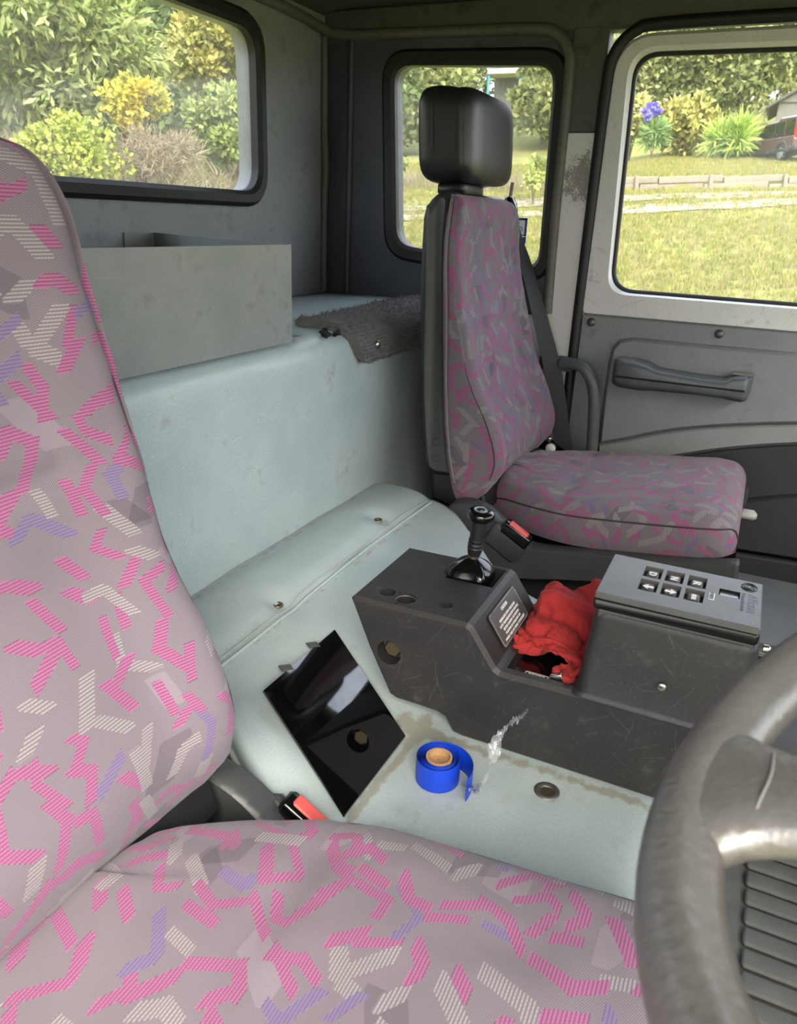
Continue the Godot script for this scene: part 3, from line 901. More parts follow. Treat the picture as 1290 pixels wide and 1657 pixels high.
# ------------------------------------------------------------------ rear bench
func build_bench() -> void:
	var n := noise(5, 3.0, 3)
	var prof := spline2([[-1.130, 1.094], [-1.0, 1.096], [-0.85, 1.097], [-0.765, 1.097], [-0.728, 1.092], [-0.706, 1.076], [-0.699, 1.05], [-0.698, 1.0], [-0.699, 0.9], [-0.70, 0.8], [-0.70, 0.70]], 3)
	var rows := []
	for k in 61:
		var z := lerpf(-1.915, 0.06, k / 60.0)
		var row := PackedVector3Array()
		row.append(Vector3(-1.130, 0.36, z))
		for p in prof:
			var o := n.get_noise_2d(p.x * 1.3 + p.y, z) * 0.006
			row.append(Vector3(p.x + (o if p.y < 1.07 else 0.0), p.y + (o * 0.5 if p.x > -1.1 else 0.0), z))
		row.append(Vector3(-0.70, 0.36, z))
		rows.append(row)
	var g := Geo.new()
	g.grid(rows, true, false, true)
	var b := base("rear_bench", Vector3(-0.92, 0.36, -0.92))
	tag(b, "pale blue-grey vinyl covered bench along the rear wall", "bench")
	put(g, "cover", mats.vinyl, b)
	# torn spots on the front edge beside the carpet
	var tear := Geo.new()
	var rg := RandomNumberGenerator.new()
	rg.seed = 9
	for k in 9:
		var p := Vector3(-0.722 + rg.randf_range(-0.015, 0.012), 1.094, -1.225 + rg.randf_range(-0.03, 0.022))
		tear.box(p, Vector3(rg.randf_range(0.006, 0.016), 0.008, rg.randf_range(0.006, 0.018)), 0.002, Basis.from_euler(Vector3(rg.randf(), rg.randf() * 3, rg.randf())))
	put(tear, "torn_edge", mats.dark, b)

	# folded sheet-metal tray
	var t := base("metal_tray", Vector3(-0.71, 1.098, -0.8))
	tag(t, "grey painted sheet metal tray standing on the bench", "tray")
	g = Geo.new()
	g.prism(V2([[-1.094, 1.0965], [-1.094, 1.2515], [-0.30, 1.2535], [-0.30, 1.099]]), 0.0025, rearward(-0.7085))
	put(g, "front_panel", mats.sheet_metal, t)
	var dir := (Vector3(-1.128, 0, -1.243) - Vector3(-0.711, 0, -1.094))
	var ang := atan2(-dir.z, dir.x)
	g = Geo.new()
	g.box(Vector3(-0.711, 1.1745, -1.094) + dir * 0.5, Vector3(dir.length(), 0.154, 0.0025), 0.0, Basis(Vector3.UP, ang))
	put(g, "side_panel", mats.sheet_metal, t)
	put(Geo.new().box(Vector3(-1.13, 1.1745, -1.203), Vector3(0.0025, 0.154, 0.078), 0.0), "flange", mats.sheet_metal, t)
	put(Geo.new().box(Vector3(-0.92, 1.1, -0.72), Vector3(0.41, 0.0025, 0.84), 0.0), "bottom", mats.sheet_metal, t)

	# strip of carpet folded over the bench edge
	var c := base("carpet_strip", Vector3(-0.72, 1.1, -1.5))
	tag(c, "scrap of grey carpet folded over the bench edge", "carpet")
	g = Geo.new()
	var cp := spline2([[-0.80, 1.1005], [-0.765, 1.101], [-0.728, 1.097], [-0.701, 1.079], [-0.693, 1.055], [-0.691, 1.033]], 4)
	var cn := noise(77, 40.0, 3)
	rows = []
	for k in 71:
		var u := k / 70.0
		var row := PackedVector3Array()
		var back := PackedVector3Array()
		for j in cp.size():
			var w := j / float(cp.size() - 1)
			var z := lerpf(lerpf(-1.245, -1.31, w), -1.90, u)
			var p := Vector3(cp[j].x - 0.035 * (1.0 - w) * smoothstep(0.0, 1.0, u), cp[j].y, z)
			var nn := Vector3(w, 1.0 - w, 0).normalized()
			var o := 0.011 + cn.get_noise_2d(z, w * 0.12) * 0.006
			row.append(p + nn * o)
			back.append(p)
		back.reverse()
		row.append_array(back)
		rows.append(row)
	g.grid(rows, true, false, true)
	put(g, "backing", mats.carpet, c)
	var fib := Geo.new()
	rg.seed = 555
	for k in 9000:
		var row: PackedVector3Array = rows[rg.randi() % rows.size()]
		var j := rg.randi() % cp.size()
		var w := j / float(cp.size() - 1)
		var nn := Vector3(w, 1.0 - w, 0).normalized()
		var p := row[j] + Vector3(rg.randf_range(-0.006, 0.006), 0, rg.randf_range(-0.006, 0.006)) - nn * 0.002
		var sd := Vector3(rg.randfn(), rg.randfn(), rg.randfn()).normalized() * 0.0009
		var tip := p + nn * rg.randf_range(0.004, 0.009) + Vector3(rg.randfn(), rg.randfn(), rg.randfn()) * 0.0025
		var i0 := fib.v.size()
		fib.add(p - sd); fib.add(p + sd); fib.add(tip)
		fib.tri(i0, i0 + 1, i0 + 2)
	tag(put(fib, "pile", mats.carpet, c), "", "", "", "stuff")
	put(Geo.new().lathe([[0.008, 0.0], [0.008, 0.003], [0.003, 0.005]], Transform3D(Basis(Vector3(0, 0, 1), -PI / 2), Vector3(-0.682, 1.062, -1.36)), 14), "screw", mats.chrome, c)

# ------------------------------------------------------------------ engine cover
const COVER := [[-0.72, 0.750], [-0.70, 0.755], [-0.66, 0.766], [-0.62, 0.768], [-0.585, 0.762], [-0.56, 0.750], [-0.535, 0.745], [-0.475, 0.735], [-0.39, 0.719], [-0.31, 0.704], [-0.285, 0.7005], [-0.25, 0.700], [-0.1, 0.700], [-0.03, 0.700]]
const EYES := [[-0.577, -0.843], [-0.593, -1.208], [-0.12, -0.701]]
func cover_y(x: float, z: float) -> float:
	var y := table(COVER, x)
	for e in EYES:
		var d := Vector2(x - e[0], z - e[1]).length()
		y -= (0.012 if e[0] < -0.3 else 0.002) * exp(-pow(d / 0.022, 2.0))
	y += 0.013 * exp(-pow((z + 0.585) / 0.055, 2.0)) * smoothstep(-0.53, -0.47, x) * smoothstep(-0.25, -0.31, x)
	if x > -0.70 and x < -0.56:
		y += 0.004 * sin(z * 19.0) * smoothstep(-0.70, -0.63, x)
	return y

func build_engine_cover() -> void:
	var b := base("engine_cover", Vector3(-0.35, 0.36, -0.95))
	tag(b, "pale blue-grey padded vinyl engine cover between the seats", "cover")
	var n := noise(8, 4.0, 3)
	var xs := []
	for k in 81: xs.append(lerpf(-0.70, -0.02, k / 80.0))
	var rows := []
	var nz := 100
	for k in nz + 1:
		var u := k / float(nz)
		var row := PackedVector3Array()
		for x in xs:
			var zn: float = table([[-0.70, -0.66], [-0.46, -0.572], [-0.35, -0.51], [-0.25, -0.47], [0.0, -0.45]], x)
			var zf := table([[-0.70, -1.42], [-0.56, -1.412], [-0.515, -1.40], [-0.449, -1.335], [-0.355, -1.235], [-0.25, -1.17], [0.0, -1.12]], x)
			var z: float = lerpf(zn, zf, u)
			var y := cover_y(x, z) + n.get_noise_2d(x, z) * 0.003
			var e := minf(absf(z - zn), absf(z - zf))
			var r := 0.03 if u > 0.5 else 0.012
			if e < r: y -= r - sqrt(maxf(0.0, r * r - (r - e) * (r - e)))
			row.append(Vector3(x, y, z))
		# rounded front edge and drop
		var last := row[row.size() - 1]
		row.append(Vector3(-0.008, last.y - 0.003, last.z)); row.append(Vector3(0.0, last.y - 0.01, last.z)); row.append(Vector3(0.004, last.y - 0.022, last.z))
		row.append(Vector3(0.008, 0.55, last.z)); row.append(Vector3(0.01, 0.36, last.z))
		rows.append(row)
	# skirts down to the floor on both sides
	var first: PackedVector3Array = rows[0]
	var lastr: PackedVector3Array = rows[rows.size() - 1]
	var s0 := PackedVector3Array(); var s1 := PackedVector3Array()
	for p in first: s0.append(Vector3(p.x, 0.36, p.z + 0.004))
	for p in lastr: s1.append(Vector3(p.x, 0.36, p.z - 0.01))
	rows.push_front(s0); rows.append(s1)
	var g := Geo.new()
	g.grid(rows)
	for k in g.v.size(): g.t[k] = Vector2((g.v[k].x + 0.72) / 0.74, g.v[k].z + 1.44)
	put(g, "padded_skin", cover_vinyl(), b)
	# sewn seam: welt and stitches
	var path := PackedVector3Array()
	var st := Geo.new()
	for k in 75:
		var z := lerpf(-0.62, -1.37, k / 74.0)
		var x := -0.553 + 0.004 * sin(z * 7.0)
		path.append(Vector3(x, cover_y(x, z) + 0.0008, z))
		st.box(Vector3(x - 0.009, cover_y(x - 0.009, z) + 0.002, z), Vector3(0.0016, 0.0016, 0.0055), 0.0005)
		if k < 74:
			var z2 := z - 0.005
			st.box(Vector3(x - 0.009, cover_y(x - 0.009, z2) + 0.002, z2), Vector3(0.0016, 0.0016, 0.0042), 0.0005)
	put(Geo.new().tube(path, 0.0028, 8), "seam", mats.vinyl, b)
	tag(put(st, "stitching", mats.stitch, b), "", "", "", "stuff")
	# welt along the driver's side edge
	path = PackedVector3Array()
	for k in 20:
		var x := lerpf(-0.55, -0.30, k / 19.0)
		path.append(Vector3(x, cover_y(x, -0.5) - 0.012, table([[-0.70, -0.66], [-0.46, -0.572], [-0.35, -0.51], [-0.25, -0.47]], x) + 0.002))
	put(Geo.new().tube(path, 0.0035, 8), "edge_welt", mats.stitch, b)
	for e in EYES:
		var big: bool = e[0] > -0.3
		var r := 0.0145 if big else 0.0085
		var y := cover_y(e[0], e[1]) + 0.001
		var o := put(Geo.new().lathe([[r, 0.0], [r, 0.002], [r * 0.8, 0.0035], [r * 0.55, 0.0025], [r * 0.5, 0.0008]], Transform3D(Basis(), Vector3(e[0], y, e[1])), 22), "eyelet", mats.brass if not big else mats.dull_steel, b)
		put(Geo.new().lathe([[r * 0.5, 0.0], [r * 0.5, 0.0012]], Transform3D(Basis(), Vector3(e[0], y, e[1])), 16), "fixing_screw", mats.dark if not big else mats.brass, o)
	# raised step with the ribbed rubber mat in front of the cover
	var s := base("floor_mat", Vector3(0.25, 0.36, -0.85))
	tag(s, "grey ribbed rubber mat on the floor behind the steering wheel", "mat")
	put(Geo.new().box(Vector3(0.33, 0.41, -0.75), Vector3(0.52, 0.1, 0.74), 0.01), "step", mats.mat_rubber, s)
	for k in 16:
		var z := -1.075 + k * 0.034
		put(Geo.new().box(Vector3(0.245, 0.4645, z), Vector3(0.24, 0.011, 0.0275), 0.004), "rib", mats.mat_rubber, s)
	# charcoal plastic floor channel in front of the passenger seat
	var p := base("floor_channel", Vector3(0.2, 0.6, -1.32))
	tag(p, "flat charcoal plastic cover plate between console and passenger footwell", "panel")
	put(Geo.new().box(Vector3(0.33, 0.53, -1.32), Vector3(0.62, 0.34, 0.29), 0.012), "plate", mats.seat_plastic, p)
	for k in 3:
		put(Geo.new().box(Vector3(0.33, 0.69 - k * 0.012, -1.168 + k * 0.016), Vector3(0.62, 0.006, 0.012), 0.002), "ridge", mats.dull_steel, p)
	put(Geo.new().lathe([[0.006, 0.0], [0.006, 0.002], [0.002, 0.003]], Transform3D(Basis(), Vector3(0.15, 0.7, -1.2)), 14), "screw", mats.dark, p)

# ------------------------------------------------------------------ seats
const BACK := [ # y, x of shell line, x of bolster edge, x of middle
	[0.735, -0.500, -0.478, -0.478], [0.76, -0.504, -0.462, -0.464], [0.78, -0.51, -0.448, -0.452], [0.81, -0.517, -0.428, -0.440], [0.85, -0.526, -0.420, -0.436], [0.92, -0.536, -0.443, -0.462], [1.0, -0.544, -0.486, -0.500], [1.05, -0.547, -0.503, -0.516], [1.14, -0.553, -0.527, -0.536], [1.23, -0.563, -0.546, -0.550], [1.30, -0.566, -0.552, -0.552], [1.326, -0.569, -0.556, -0.556], [1.339, -0.574, -0.565, -0.564], [1.345, -0.586, -0.580, -0.580]]
const CUSH := [ # x, crown, seam, bottom
	[-0.455, 0.785, 0.735, 0.712], [-0.445, 0.796, 0.746, 0.707], [-0.42, 0.799, 0.754, 0.703], [-0.36, 0.799, 0.761, 0.702], [-0.28, 0.801, 0.768, 0.705], [-0.20, 0.808, 0.775, 0.710], [-0.10, 0.818, 0.785, 0.720], [-0.04, 0.824, 0.792, 0.729], [0.0, 0.824, 0.796, 0.736], [0.018, 0.816, 0.796, 0.738], [0.029, 0.802, 0.788, 0.740], [0.035, 0.778, 0.771, 0.742], [0.034, 0.748, 0.747, 0.744]]
const HW := 0.225

func build_seat(called: String, off: Vector3, s: float, label: String, cloth: Material) -> void:
	var o := base(called, off + Vector3(-0.25, 0.36, 0))
	tag(o, label, "seat")
	var P := func(x: float, y: float, z: float) -> Vector3: return Vector3(x + off.x, y, off.z + z * s)
	var prismx := Transform3D(Basis(Vector3(1, 0, 0), Vector3(0, 1, 0), Vector3(0, 0, s)), off)
	# backrest cushion
	var n := noise(3, 9.0, 3)
	var rows := []
	var ys := []
	for k in 62: ys.append(lerpf(0.735, 1.31, k / 61.0))
	for y in [1.32, 1.328, 1.334, 1.339, 1.343, 1.345]: ys.append(y)
	for y in ys:
		var xs: float = table(BACK, y, 1)
		var xb: float = table(BACK, y, 2)
		var xm: float = table(BACK, y, 3)
		var e := clampf((1.345 - y) / 0.085, 0.0, 1.0)
		var hw := HW - 0.05 * (1.0 - sqrt(maxf(0.0, 1.0 - (1.0 - e) * (1.0 - e)))) - 0.018 * smoothstep(1.1, 1.34, y)
		var lo := clampf((y - 0.735) / 0.06, 0.0, 1.0)
		hw -= 0.03 * (1.0 - sqrt(maxf(0.0, 1.0 - (1.0 - lo) * (1.0 - lo))))
		var half := [[hw - 0.006, xs - 0.012], [hw, xs], [hw + 0.002, lerpf(xs, xb, 0.35)], [hw + 0.001, lerpf(xs, xb, 0.7)], [hw - 0.003, xb - 0.010], [hw - 0.012, xb - 0.001], [hw - 0.026, xb + 0.002], [hw - 0.05, lerpf(xb, xm, 0.25)], [hw - 0.075, lerpf(xb, xm, 0.8)], [hw - 0.10, xm], [hw * 0.3, xm + 0.002]]
		var pts := []
		for h in half: pts.append([h[0], h[1], 0])
		for k in range(half.size() - 1, -1, -1): pts.append([-half[k][0], half[k][1], 0])
		var row := PackedVector3Array()
		for p in spline(V3(pts), 3):
			var x := p.y
			var inmid := clampf((hw - 0.07 - absf(p.x)) / 0.02, 0.0, 1.0)
			x -= 0.007 * exp(-pow((y - (1.092 + 0.25 * p.x * p.x)) / 0.010, 2.0)) * inmid
			x += n.get_noise_2d(p.x, y) * 0.004 * clampf((x - xs) / 0.02, 0.0, 1.0)
			row.append(P.call(x, y, p.x))
		rows.append(row)
	var g := Geo.new()
	g.grid(rows, false, false, false, true, Vector2(0.13 if s < 0 else 0.31, 0.05))
	put(g, "backrest", cloth, o)
	# seams of the backrest
	for zz in [-1.0, 1.0]:
		var a := PackedVector3Array(); var b := PackedVector3Array()
		for k in 30:
			var y := lerpf(0.79, 1.335, k / 29.0)
			var e := clampf((1.345 - y) / 0.085, 0.0, 1.0)
			var hw := HW - 0.018 * smoothstep(1.1, 1.34, y) - 0.05 * (1.0 - sqrt(maxf(0.0, 1.0 - (1.0 - e) * (1.0 - e)))) - 0.004 * smoothstep(0.83, 0.78, y)
			a.append(P.call(table(BACK, y, 1) - 0.002, y, zz * (hw + 0.002)))
			b.append(P.call(table(BACK, y, 2) - 0.012, y, zz * (hw - 0.002)))
		put(Geo.new().tube(a, 0.003, 8), "piping", mats.piping, o)
		put(Geo.new().tube(b, 0.0013, 8), "seam", mats.dark_piping, o)
	# back shell
	var poly := spline2([[-0.520, 0.80], [-0.528, 0.85], [-0.538, 0.92], [-0.549, 1.05], [-0.565, 1.23], [-0.571, 1.32], [-0.582, 1.345], [-0.600, 1.350], [-0.612, 1.342], [-0.622, 1.325], [-0.626, 1.30], [-0.616, 1.13], [-0.604, 0.96], [-0.590, 0.835], [-0.578, 0.806], [-0.56, 0.797]], 2)
	g = Geo.new()
	g.prism(poly, HW * 2 - 0.004, prismx.translated_local(Vector3(0, 0, -HW + 0.002)), 0.012, false)
	for q in g.v.size():
		var e := clampf((1.35 - g.v[q].y) / 0.085, 0.0, 1.0)
		var zz := (g.v[q].z - off.z) * (1.0 - (0.05 * (1.0 - sqrt(maxf(0.0, 1.0 - (1.0 - e) * (1.0 - e)))) + 0.018 * smoothstep(1.1, 1.34, g.v[q].y)) / HW)
		g.v[q] = Vector3(g.v[q].x, g.v[q].y, off.z + zz)
	put(g, "back_shell", mats.seat_plastic, o)
	put(Geo.new().prism(V2([[-0.575, 0.81], [-0.46, 0.80], [-0.44, 0.74], [-0.50, 0.72], [-0.57, 0.74]]), HW * 2 - 0.03, prismx.translated_local(Vector3(0, 0, -HW + 0.015)), 0.008), "hinge_cover", mats.black_plastic, o)
	for y in [0.87, 0.835]:
		put(Geo.new().lathe([[0.0085, 0.0], [0.0085, 0.001], [0.0075, 0.0016]], Transform3D(Basis(Vector3.RIGHT, PI / 2 * s), P.call(-0.56, y, HW - 0.003)), 18), "plug", mats.seat_plastic, o)
	# headrest
	var h := Node3D.new()
	h.name = "headrest"
	o.add_child(h, true)
	g = Geo.new()
	var hr := []
	for k in 23:
		var ph := PI * (k / 22.0 - 0.5)
		var row := PackedVector3Array()
		for q in 44:
			var th := TAU * q / 44
			var d := Vector3(cos(ph) * cos(th), sin(ph), cos(ph) * sin(th))
			var ee := 0.36
			var px := signf(d.x) * pow(absf(d.x), 0.42) * 0.062
			var py := signf(d.y) * pow(absf(d.y), ee) * 0.088
			var pz := signf(d.z) * pow(absf(d.z), ee) * 0.150
			# a waist where the front pad meets the back
			var waist := exp(-pow((px - 0.012) / 0.014, 2.0))
			py *= 1.0 - 0.022 * waist
			pz *= 1.0 - 0.03 * waist
			if px > 0.012: py *= 0.97
			row.append(P.call(-0.618 + px - 0.06 * py, 1.452 + py, pz))
		hr.append(row)
	g.grid(hr, true)
	put(g, "pad", mats.headrest, h)
	for zz in [-1.0, 1.0]:
		var path := PackedVector3Array()
		for k in 15:
			var py := lerpf(-0.075, 0.075, k / 14.0)
			path.append(P.call(-0.635 - 0.06 * py, 1.452 + py, zz * 0.1495 * (1.0 - 0.12 * pow(absf(py) / 0.08, 4.0))))
		put(Geo.new().tube(path, 0.0018, 6), "seam", mats.rubber, h)
		put(Geo.new().tube(PackedVector3Array([P.call(-0.60, 1.32, zz * 0.055), P.call(-0.607, 1.38, zz * 0.055)]), 0.007, 10), "post", mats.black_plastic, h)
	put(Geo.new().box(P.call(-0.61, 1.356, 0.05), Vector3(0.06, 0.03, 0.11), 0.008), "collar", mats.black_plastic, h)
	# seat cushion
	rows = []
	for k in 64:
		var t := k / 63.0 * (CUSH.size() - 1)
		var k0 := mini(int(t), CUSH.size() - 2)
		var f := t - k0
		var c := []
		for j in 4:
			c.append(cubic_interpolate(CUSH[k0][j], CUSH[k0 + 1][j], CUSH[maxi(k0 - 1, 0)][j], CUSH[mini(k0 + 2, CUSH.size() - 1)][j], f))
		var hw := HW + 0.006
		if c[0] > -0.03: hw -= 0.04 * pow(clampf((c[0] + 0.03) / 0.065, 0, 1), 2.5)
		if c[0] < -0.25: hw -= 0.085 * pow(clampf((-0.25 - c[0]) / 0.2, 0, 1), 1.6)
		var half := [[hw - 0.008, c[3]], [hw - 0.001, lerpf(c[3], c[2], 0.3)], [hw + 0.001, lerpf(c[3], c[2], 0.75)], [hw - 0.001, c[2]], [hw - 0.008, lerpf(c[2], c[1], 0.30)], [hw - 0.026, lerpf(c[2], c[1], 0.62)], [hw - 0.06, lerpf(c[2], c[1], 0.82)], [hw - 0.10, lerpf(c[2], c[1], 0.92)], [hw * 0.3, c[1]]]
		var pts := []
		for q in half: pts.append([q[0], q[1], 0])
		for j in range(half.size() - 1, -1, -1): pts.append([-half[j][0], half[j][1], 0])
		var row := PackedVector3Array()
		for p in spline(V3(pts), 4):
			var y := p.y
			var w := clampf((y - c[2]) / maxf(0.01, c[1] - c[2]), 0.0, 1.0)
			y += n.get_noise_2d(c[0] * 1.5 + 7.0, p.x * 1.5) * 0.005 * w
			y -= 0.006 * exp(-pow((c[0] + 0.295) / 0.008, 2.0)) * w * clampf(absf(p.x) / 0.06, 0.0, 1.0)
			row.append(P.call(c[0], y, p.x))
		rows.append(row)
	g = Geo.new()
	g.grid(rows, false, false, false, true, Vector2(0.02 if s < 0 else 0.2, 0.3))
	put(g, "seat_cushion", cloth, o)
	for zz in [-1.0, 1.0]:
		var path := PackedVector3Array()
		for k in 12:
			var c = CUSH[mini(k + 1, CUSH.size() - 2)]
			var hw := HW + 0.006
			if c[0] > -0.03: hw -= 0.04 * pow(clampf((c[0] + 0.03) / 0.065, 0, 1), 2.5)
			if c[0] < -0.25: hw -= 0.085 * pow(clampf((-0.25 - c[0]) / 0.2, 0, 1), 1.6)
			path.append(P.call(c[0], c[2], zz * hw))
		put(Geo.new().tube(spline(path, 4), 0.0018, 8), "seam", mats.dark_piping, o)
	# side valances
	var val := [[-0.522, 0.735], [-0.505, 0.757], [-0.478, 0.765], [-0.445, 0.761], [-0.415, 0.748], [-0.385, 0.726], [-0.355, 0.705], [-0.33, 0.696], [-0.28, 0.700], [-0.17, 0.715], [-0.06, 0.729], [0.015, 0.741], [0.04, 0.746], [0.046, 0.738], [0.045, 0.70], [0.03, 0.682], [-0.05, 0.668], [-0.17, 0.652], [-0.28, 0.632], [-0.36, 0.615], [-0.45, 0.62], [-0.51, 0.68]]
	for zz in [-HW - 0.026, HW - 0.01]:
		g = Geo.new()
		g.prism(spline2(val + [val[0]], 2).slice(0, -1), 0.036, prismx.translated_local(Vector3(0, 0, zz)), 0.006)
		put(g, "side_valance", mats.seat_plastic, o)
	put(Geo.new().prism(V2([[-0.47, 0.70], [-0.35, 0.67], [0.0, 0.715], [0.038, 0.735], [0.036, 0.69], [-0.36, 0.63], [-0.46, 0.63]]), HW * 2 - 0.02, prismx.translated_local(Vector3(0, 0, -HW + 0.01)), 0.006), "seat_pan", mats.black_plastic, o)
	# pedestal
	put(Geo.new().box(P.call(-0.22, 0.50, -0.01), Vector3(0.34, 0.30, 0.34), 0.01), "pedestal", mats.dark, o)
	# buckle moulding
	g = Geo.new()
	var tilt := Basis(Vector3(0, 0, 1), -0.52)
	g.box(P.call(-0.385, 0.695, HW + 0.022), Vector3(0.085, 0.060, 0.03), 0.010, tilt)
	put(g, "buckle_cover", mats.seat_plastic, o)
	var bk := Node3D.new()
	bk.name = "buckle"
	o.add_child(bk, true)
	put(Geo.new().box(P.call(-0.366, 0.716, HW + 0.024), Vector3(0.066, 0.030, 0.026), 0.005, tilt), "housing", mats.gloss_black, bk)
	tag(put(Geo.new().box(P.call(-0.361, 0.7265, HW + 0.026), Vector3(0.046, 0.012, 0.017), 0.003, tilt), "button", mats.red_button, bk), "red release button")
	# reclining gear on the door side
	var rc := Node3D.new()
	rc.name = "recliner"
	o.add_child(rc, true)
	put(Geo.new().prism(V2([[-0.49, 0.70], [-0.50, 0.76], [-0.47, 0.80], [-0.43, 0.79], [-0.37, 0.755], [-0.34, 0.74], [-0.34, 0.70]]), 0.012, prismx.translated_local(Vector3(0, 0, -HW - 0.012)), 0.002), "bracket", mats.gloss_black, rc)
	put(Geo.new().lathe([[0.012, 0.0], [0.013, 0.006], [0.011, 0.010], [0.003, 0.011]], Transform3D(Basis(Vector3.RIGHT, PI / 2 * s), P.call(-0.425, 0.768, -HW + 0.001)), 18), "knob", mats.print_white, rc)
	put(Geo.new().lathe([[0.008, 0.0], [0.008, 0.006], [0.003, 0.009]], Transform3D(Basis(Vector3.RIGHT, PI / 2 * s), P.call(-0.432, 0.792, -HW + 0.001)), 14), "bolt", mats.chrome, rc)
	# lever under the front edge
	put(Geo.new().box(P.call(0.047, 0.768, 0.03), Vector3(0.034, 0.02, 0.026), 0.007), "slide_lever", mats.buckle_grey, o)

# ------------------------------------------------------------------ console
func cut(p: Node3D, shape: CSGShape3D, at: Vector3) -> void:
	shape.operation = CSGShape3D.OPERATION_SUBTRACTION
	p.add_child(shape)
	shape.position = at

func build_console() -> void:
	var o := base("centre_console", Vector3(-0.1, 0.70, -0.83))
	tag(o, "scuffed black plastic centre console on the engine cover", "console")
	# body
	var cs := CSGCombiner3D.new()
	cs.name = "body"
	o.add_child(cs)
	cs.position = -o.position
	var cm := CSGMesh3D.new()
	var poly := V2([[-0.400, 0.853], [-0.396, 0.8575], [-0.245, 0.8605], [-0.238, 0.8575], [-0.206, 0.812], [-0.200, 0.8085], [-0.19, 0.808], [0.0, 0.812], [0.25, 0.816], [0.25, 0.7005], [-0.24, 0.7015], [-0.2525, 0.7035], [-0.258, 0.712], [-0.264, 0.7215], [-0.276, 0.726], [-0.332, 0.7265], [-0.341, 0.730], [-0.372, 0.79]])
	var bg := Geo.new()
	bg.prism(poly, 0.176, side(-0.742), 0.005)
	cm.mesh = bg.flat().mesh()
	cm.material = mats.console
	cs.add_child(cm)
	for h in [[-0.3625, -0.773, 0.0105], [-0.335, -0.768, 0.0135], [-0.283, -0.775, 0.0075], [-0.3485, -0.779, 0.0022], [-0.340, -0.7505, 0.0022]]:
		var cy := CSGCylinder3D.new()
		cy.radius = h[2]; cy.height = 0.05; cy.sides = 20; cy.material = mats.dark
		cut(cs, cy, Vector3(h[0], 0.85, h[1]))
	var bh := CSGCylinder3D.new()
	bh.radius = 0.0165; bh.height = 0.05; bh.sides = 24; bh.material = mats.dark
	cut(cs, bh, Vector3(-0.3435, 0.792, -0.745))
	bh.rotation.x = PI / 2
	var bx := CSGBox3D.new()
	bx.size = Vector3(0.066, 0.06, 0.060); bx.material = mats.dark
	cut(cs, bx, Vector3(-0.282, 0.85, -0.877))
	var tray := CSGBox3D.new()
	tray.size = Vector3(0.082, 0.05, 0.148); tray.material = mats.console
	cut(cs, tray, Vector3(-0.1545, 0.82, -0.831))
	# hexagon bolt in the side hole
	put(Geo.new().lathe([[0.0125, 0.0], [0.0125, 0.006], [0.010, 0.008]], Transform3D(Basis(Vector3.RIGHT, PI / 2), Vector3(-0.3435, 0.792, -0.760)), 6), "hexagon_bolt", mats.brass, o)
	put(Geo.new().lathe([[0.0155, 0.0], [0.0155, 0.002]], Transform3D(Basis(Vector3.RIGHT, PI / 2), Vector3(-0.3435, 0.792, -0.762)), 24), "washer", mats.dull_steel, o)
	# rusted ring round the larger hole
	var rg := Geo.new()
	var cir := PackedVector3Array()
	for k in 24: cir.append(Vector3(-0.335 + cos(TAU * k / 24) * 0.0132, 0.8555, -0.768 + sin(TAU * k / 24) * 0.0132))
	rg.tube(cir, 0.0012, 6, true)
	put(rg, "hole_rim", mats.dull_steel, o)
	# caution plate on the sloping face
	var up := (Vector3(-0.238, 0.8575, 0) - Vector3(-0.206, 0.812, 0)).normalized()
	var right := Vector3(0, 0, -1)
	var nrm := right.cross(up)
	var mid := Vector3(-0.2205, 0.8345, -0.832) + nrm * 0.001
	var px := Transform3D(Basis(right, up, nrm), mid)
	var lp := Node3D.new()
	lp.name = "caution_plate"
	o.add_child(lp)
	put(Geo.new().prism(rloop(rect(-0.049, -0.0225, 0.049, 0.0225), 0.005), 0.0008, px), "plate", mats.plate_grey, lp)
	put(Geo.new().ring(rloop(rect(-0.0485, -0.022, 0.0485, 0.022), 0.005), rloop(rect(-0.0465, -0.020, 0.0465, 0.020), 0.0038), -0.0006, Transform3D(px.basis, mid + nrm * 0.0008)), "border", mats.print_white, lp)
	var lines := ["DRIVER MUST APPLY PARK BRAKE", "& PUT TRANSMISSION INTO NEUTRAL", "BEFORE LEAVING THE DRIVING", "POSITION OR OPERATING THE", "POWER TAKE-OFF WHILE STATIONARY"]
	var wid := [0.060, 0.072, 0.060, 0.058, 0.076]
	letters("CAUTION", lp, "lettering", mid + nrm * 0.0009 + up * 0.0145, right, up, 0.022, 0.0042, mats.print_white, true)
	for k in 5:
		letters(lines[k], lp, "lettering", mid + nrm * 0.0009 + up * (0.0055 - k * 0.0055), right, up, wid[k], 0.0032, mats.print_white, true)
	# power divider plate in the tray
	var pd := Node3D.new()
	pd.name = "switch_plate"
	o.add_child(pd)
	put(Geo.new().box(Vector3(-0.1545, 0.797, -0.815), Vector3(0.072, 0.003, 0.108), 0.001), "plate", mats.gloss_black, pd)
	letters("POWER DIVIDER", pd, "lettering", Vector3(-0.150, 0.799, -0.7715), Vector3(1, 0, 0), Vector3(0, 0, -1), 0.046, 0.0055, mats.print_white, true)
	var flat := Transform3D(Basis(Vector3(1, 0, 0), Vector3(0, 0, -1), Vector3(0, 1, 0)), Vector3(-0.150, 0.7986, -0.7715))
	put(Geo.new().ring(rloop(rect(-0.027, -0.0048, 0.027, 0.0048), 0.003), rloop(rect(-0.0262, -0.004, 0.0262, 0.004), 0.0024), 0.0006, flat), "border", mats.print_white, pd)
	put(Geo.new().box(Vector3(-0.137, 0.806, -0.766), Vector3(0.016, 0.014, 0.007), 0.002, Basis(Vector3(0, 0, 1), 0.4)), "toggle", mats.chrome, pd)

	# selector lever with its boot
	var l := Node3D.new()
	l.name = "lever"
	o.add_child(l)
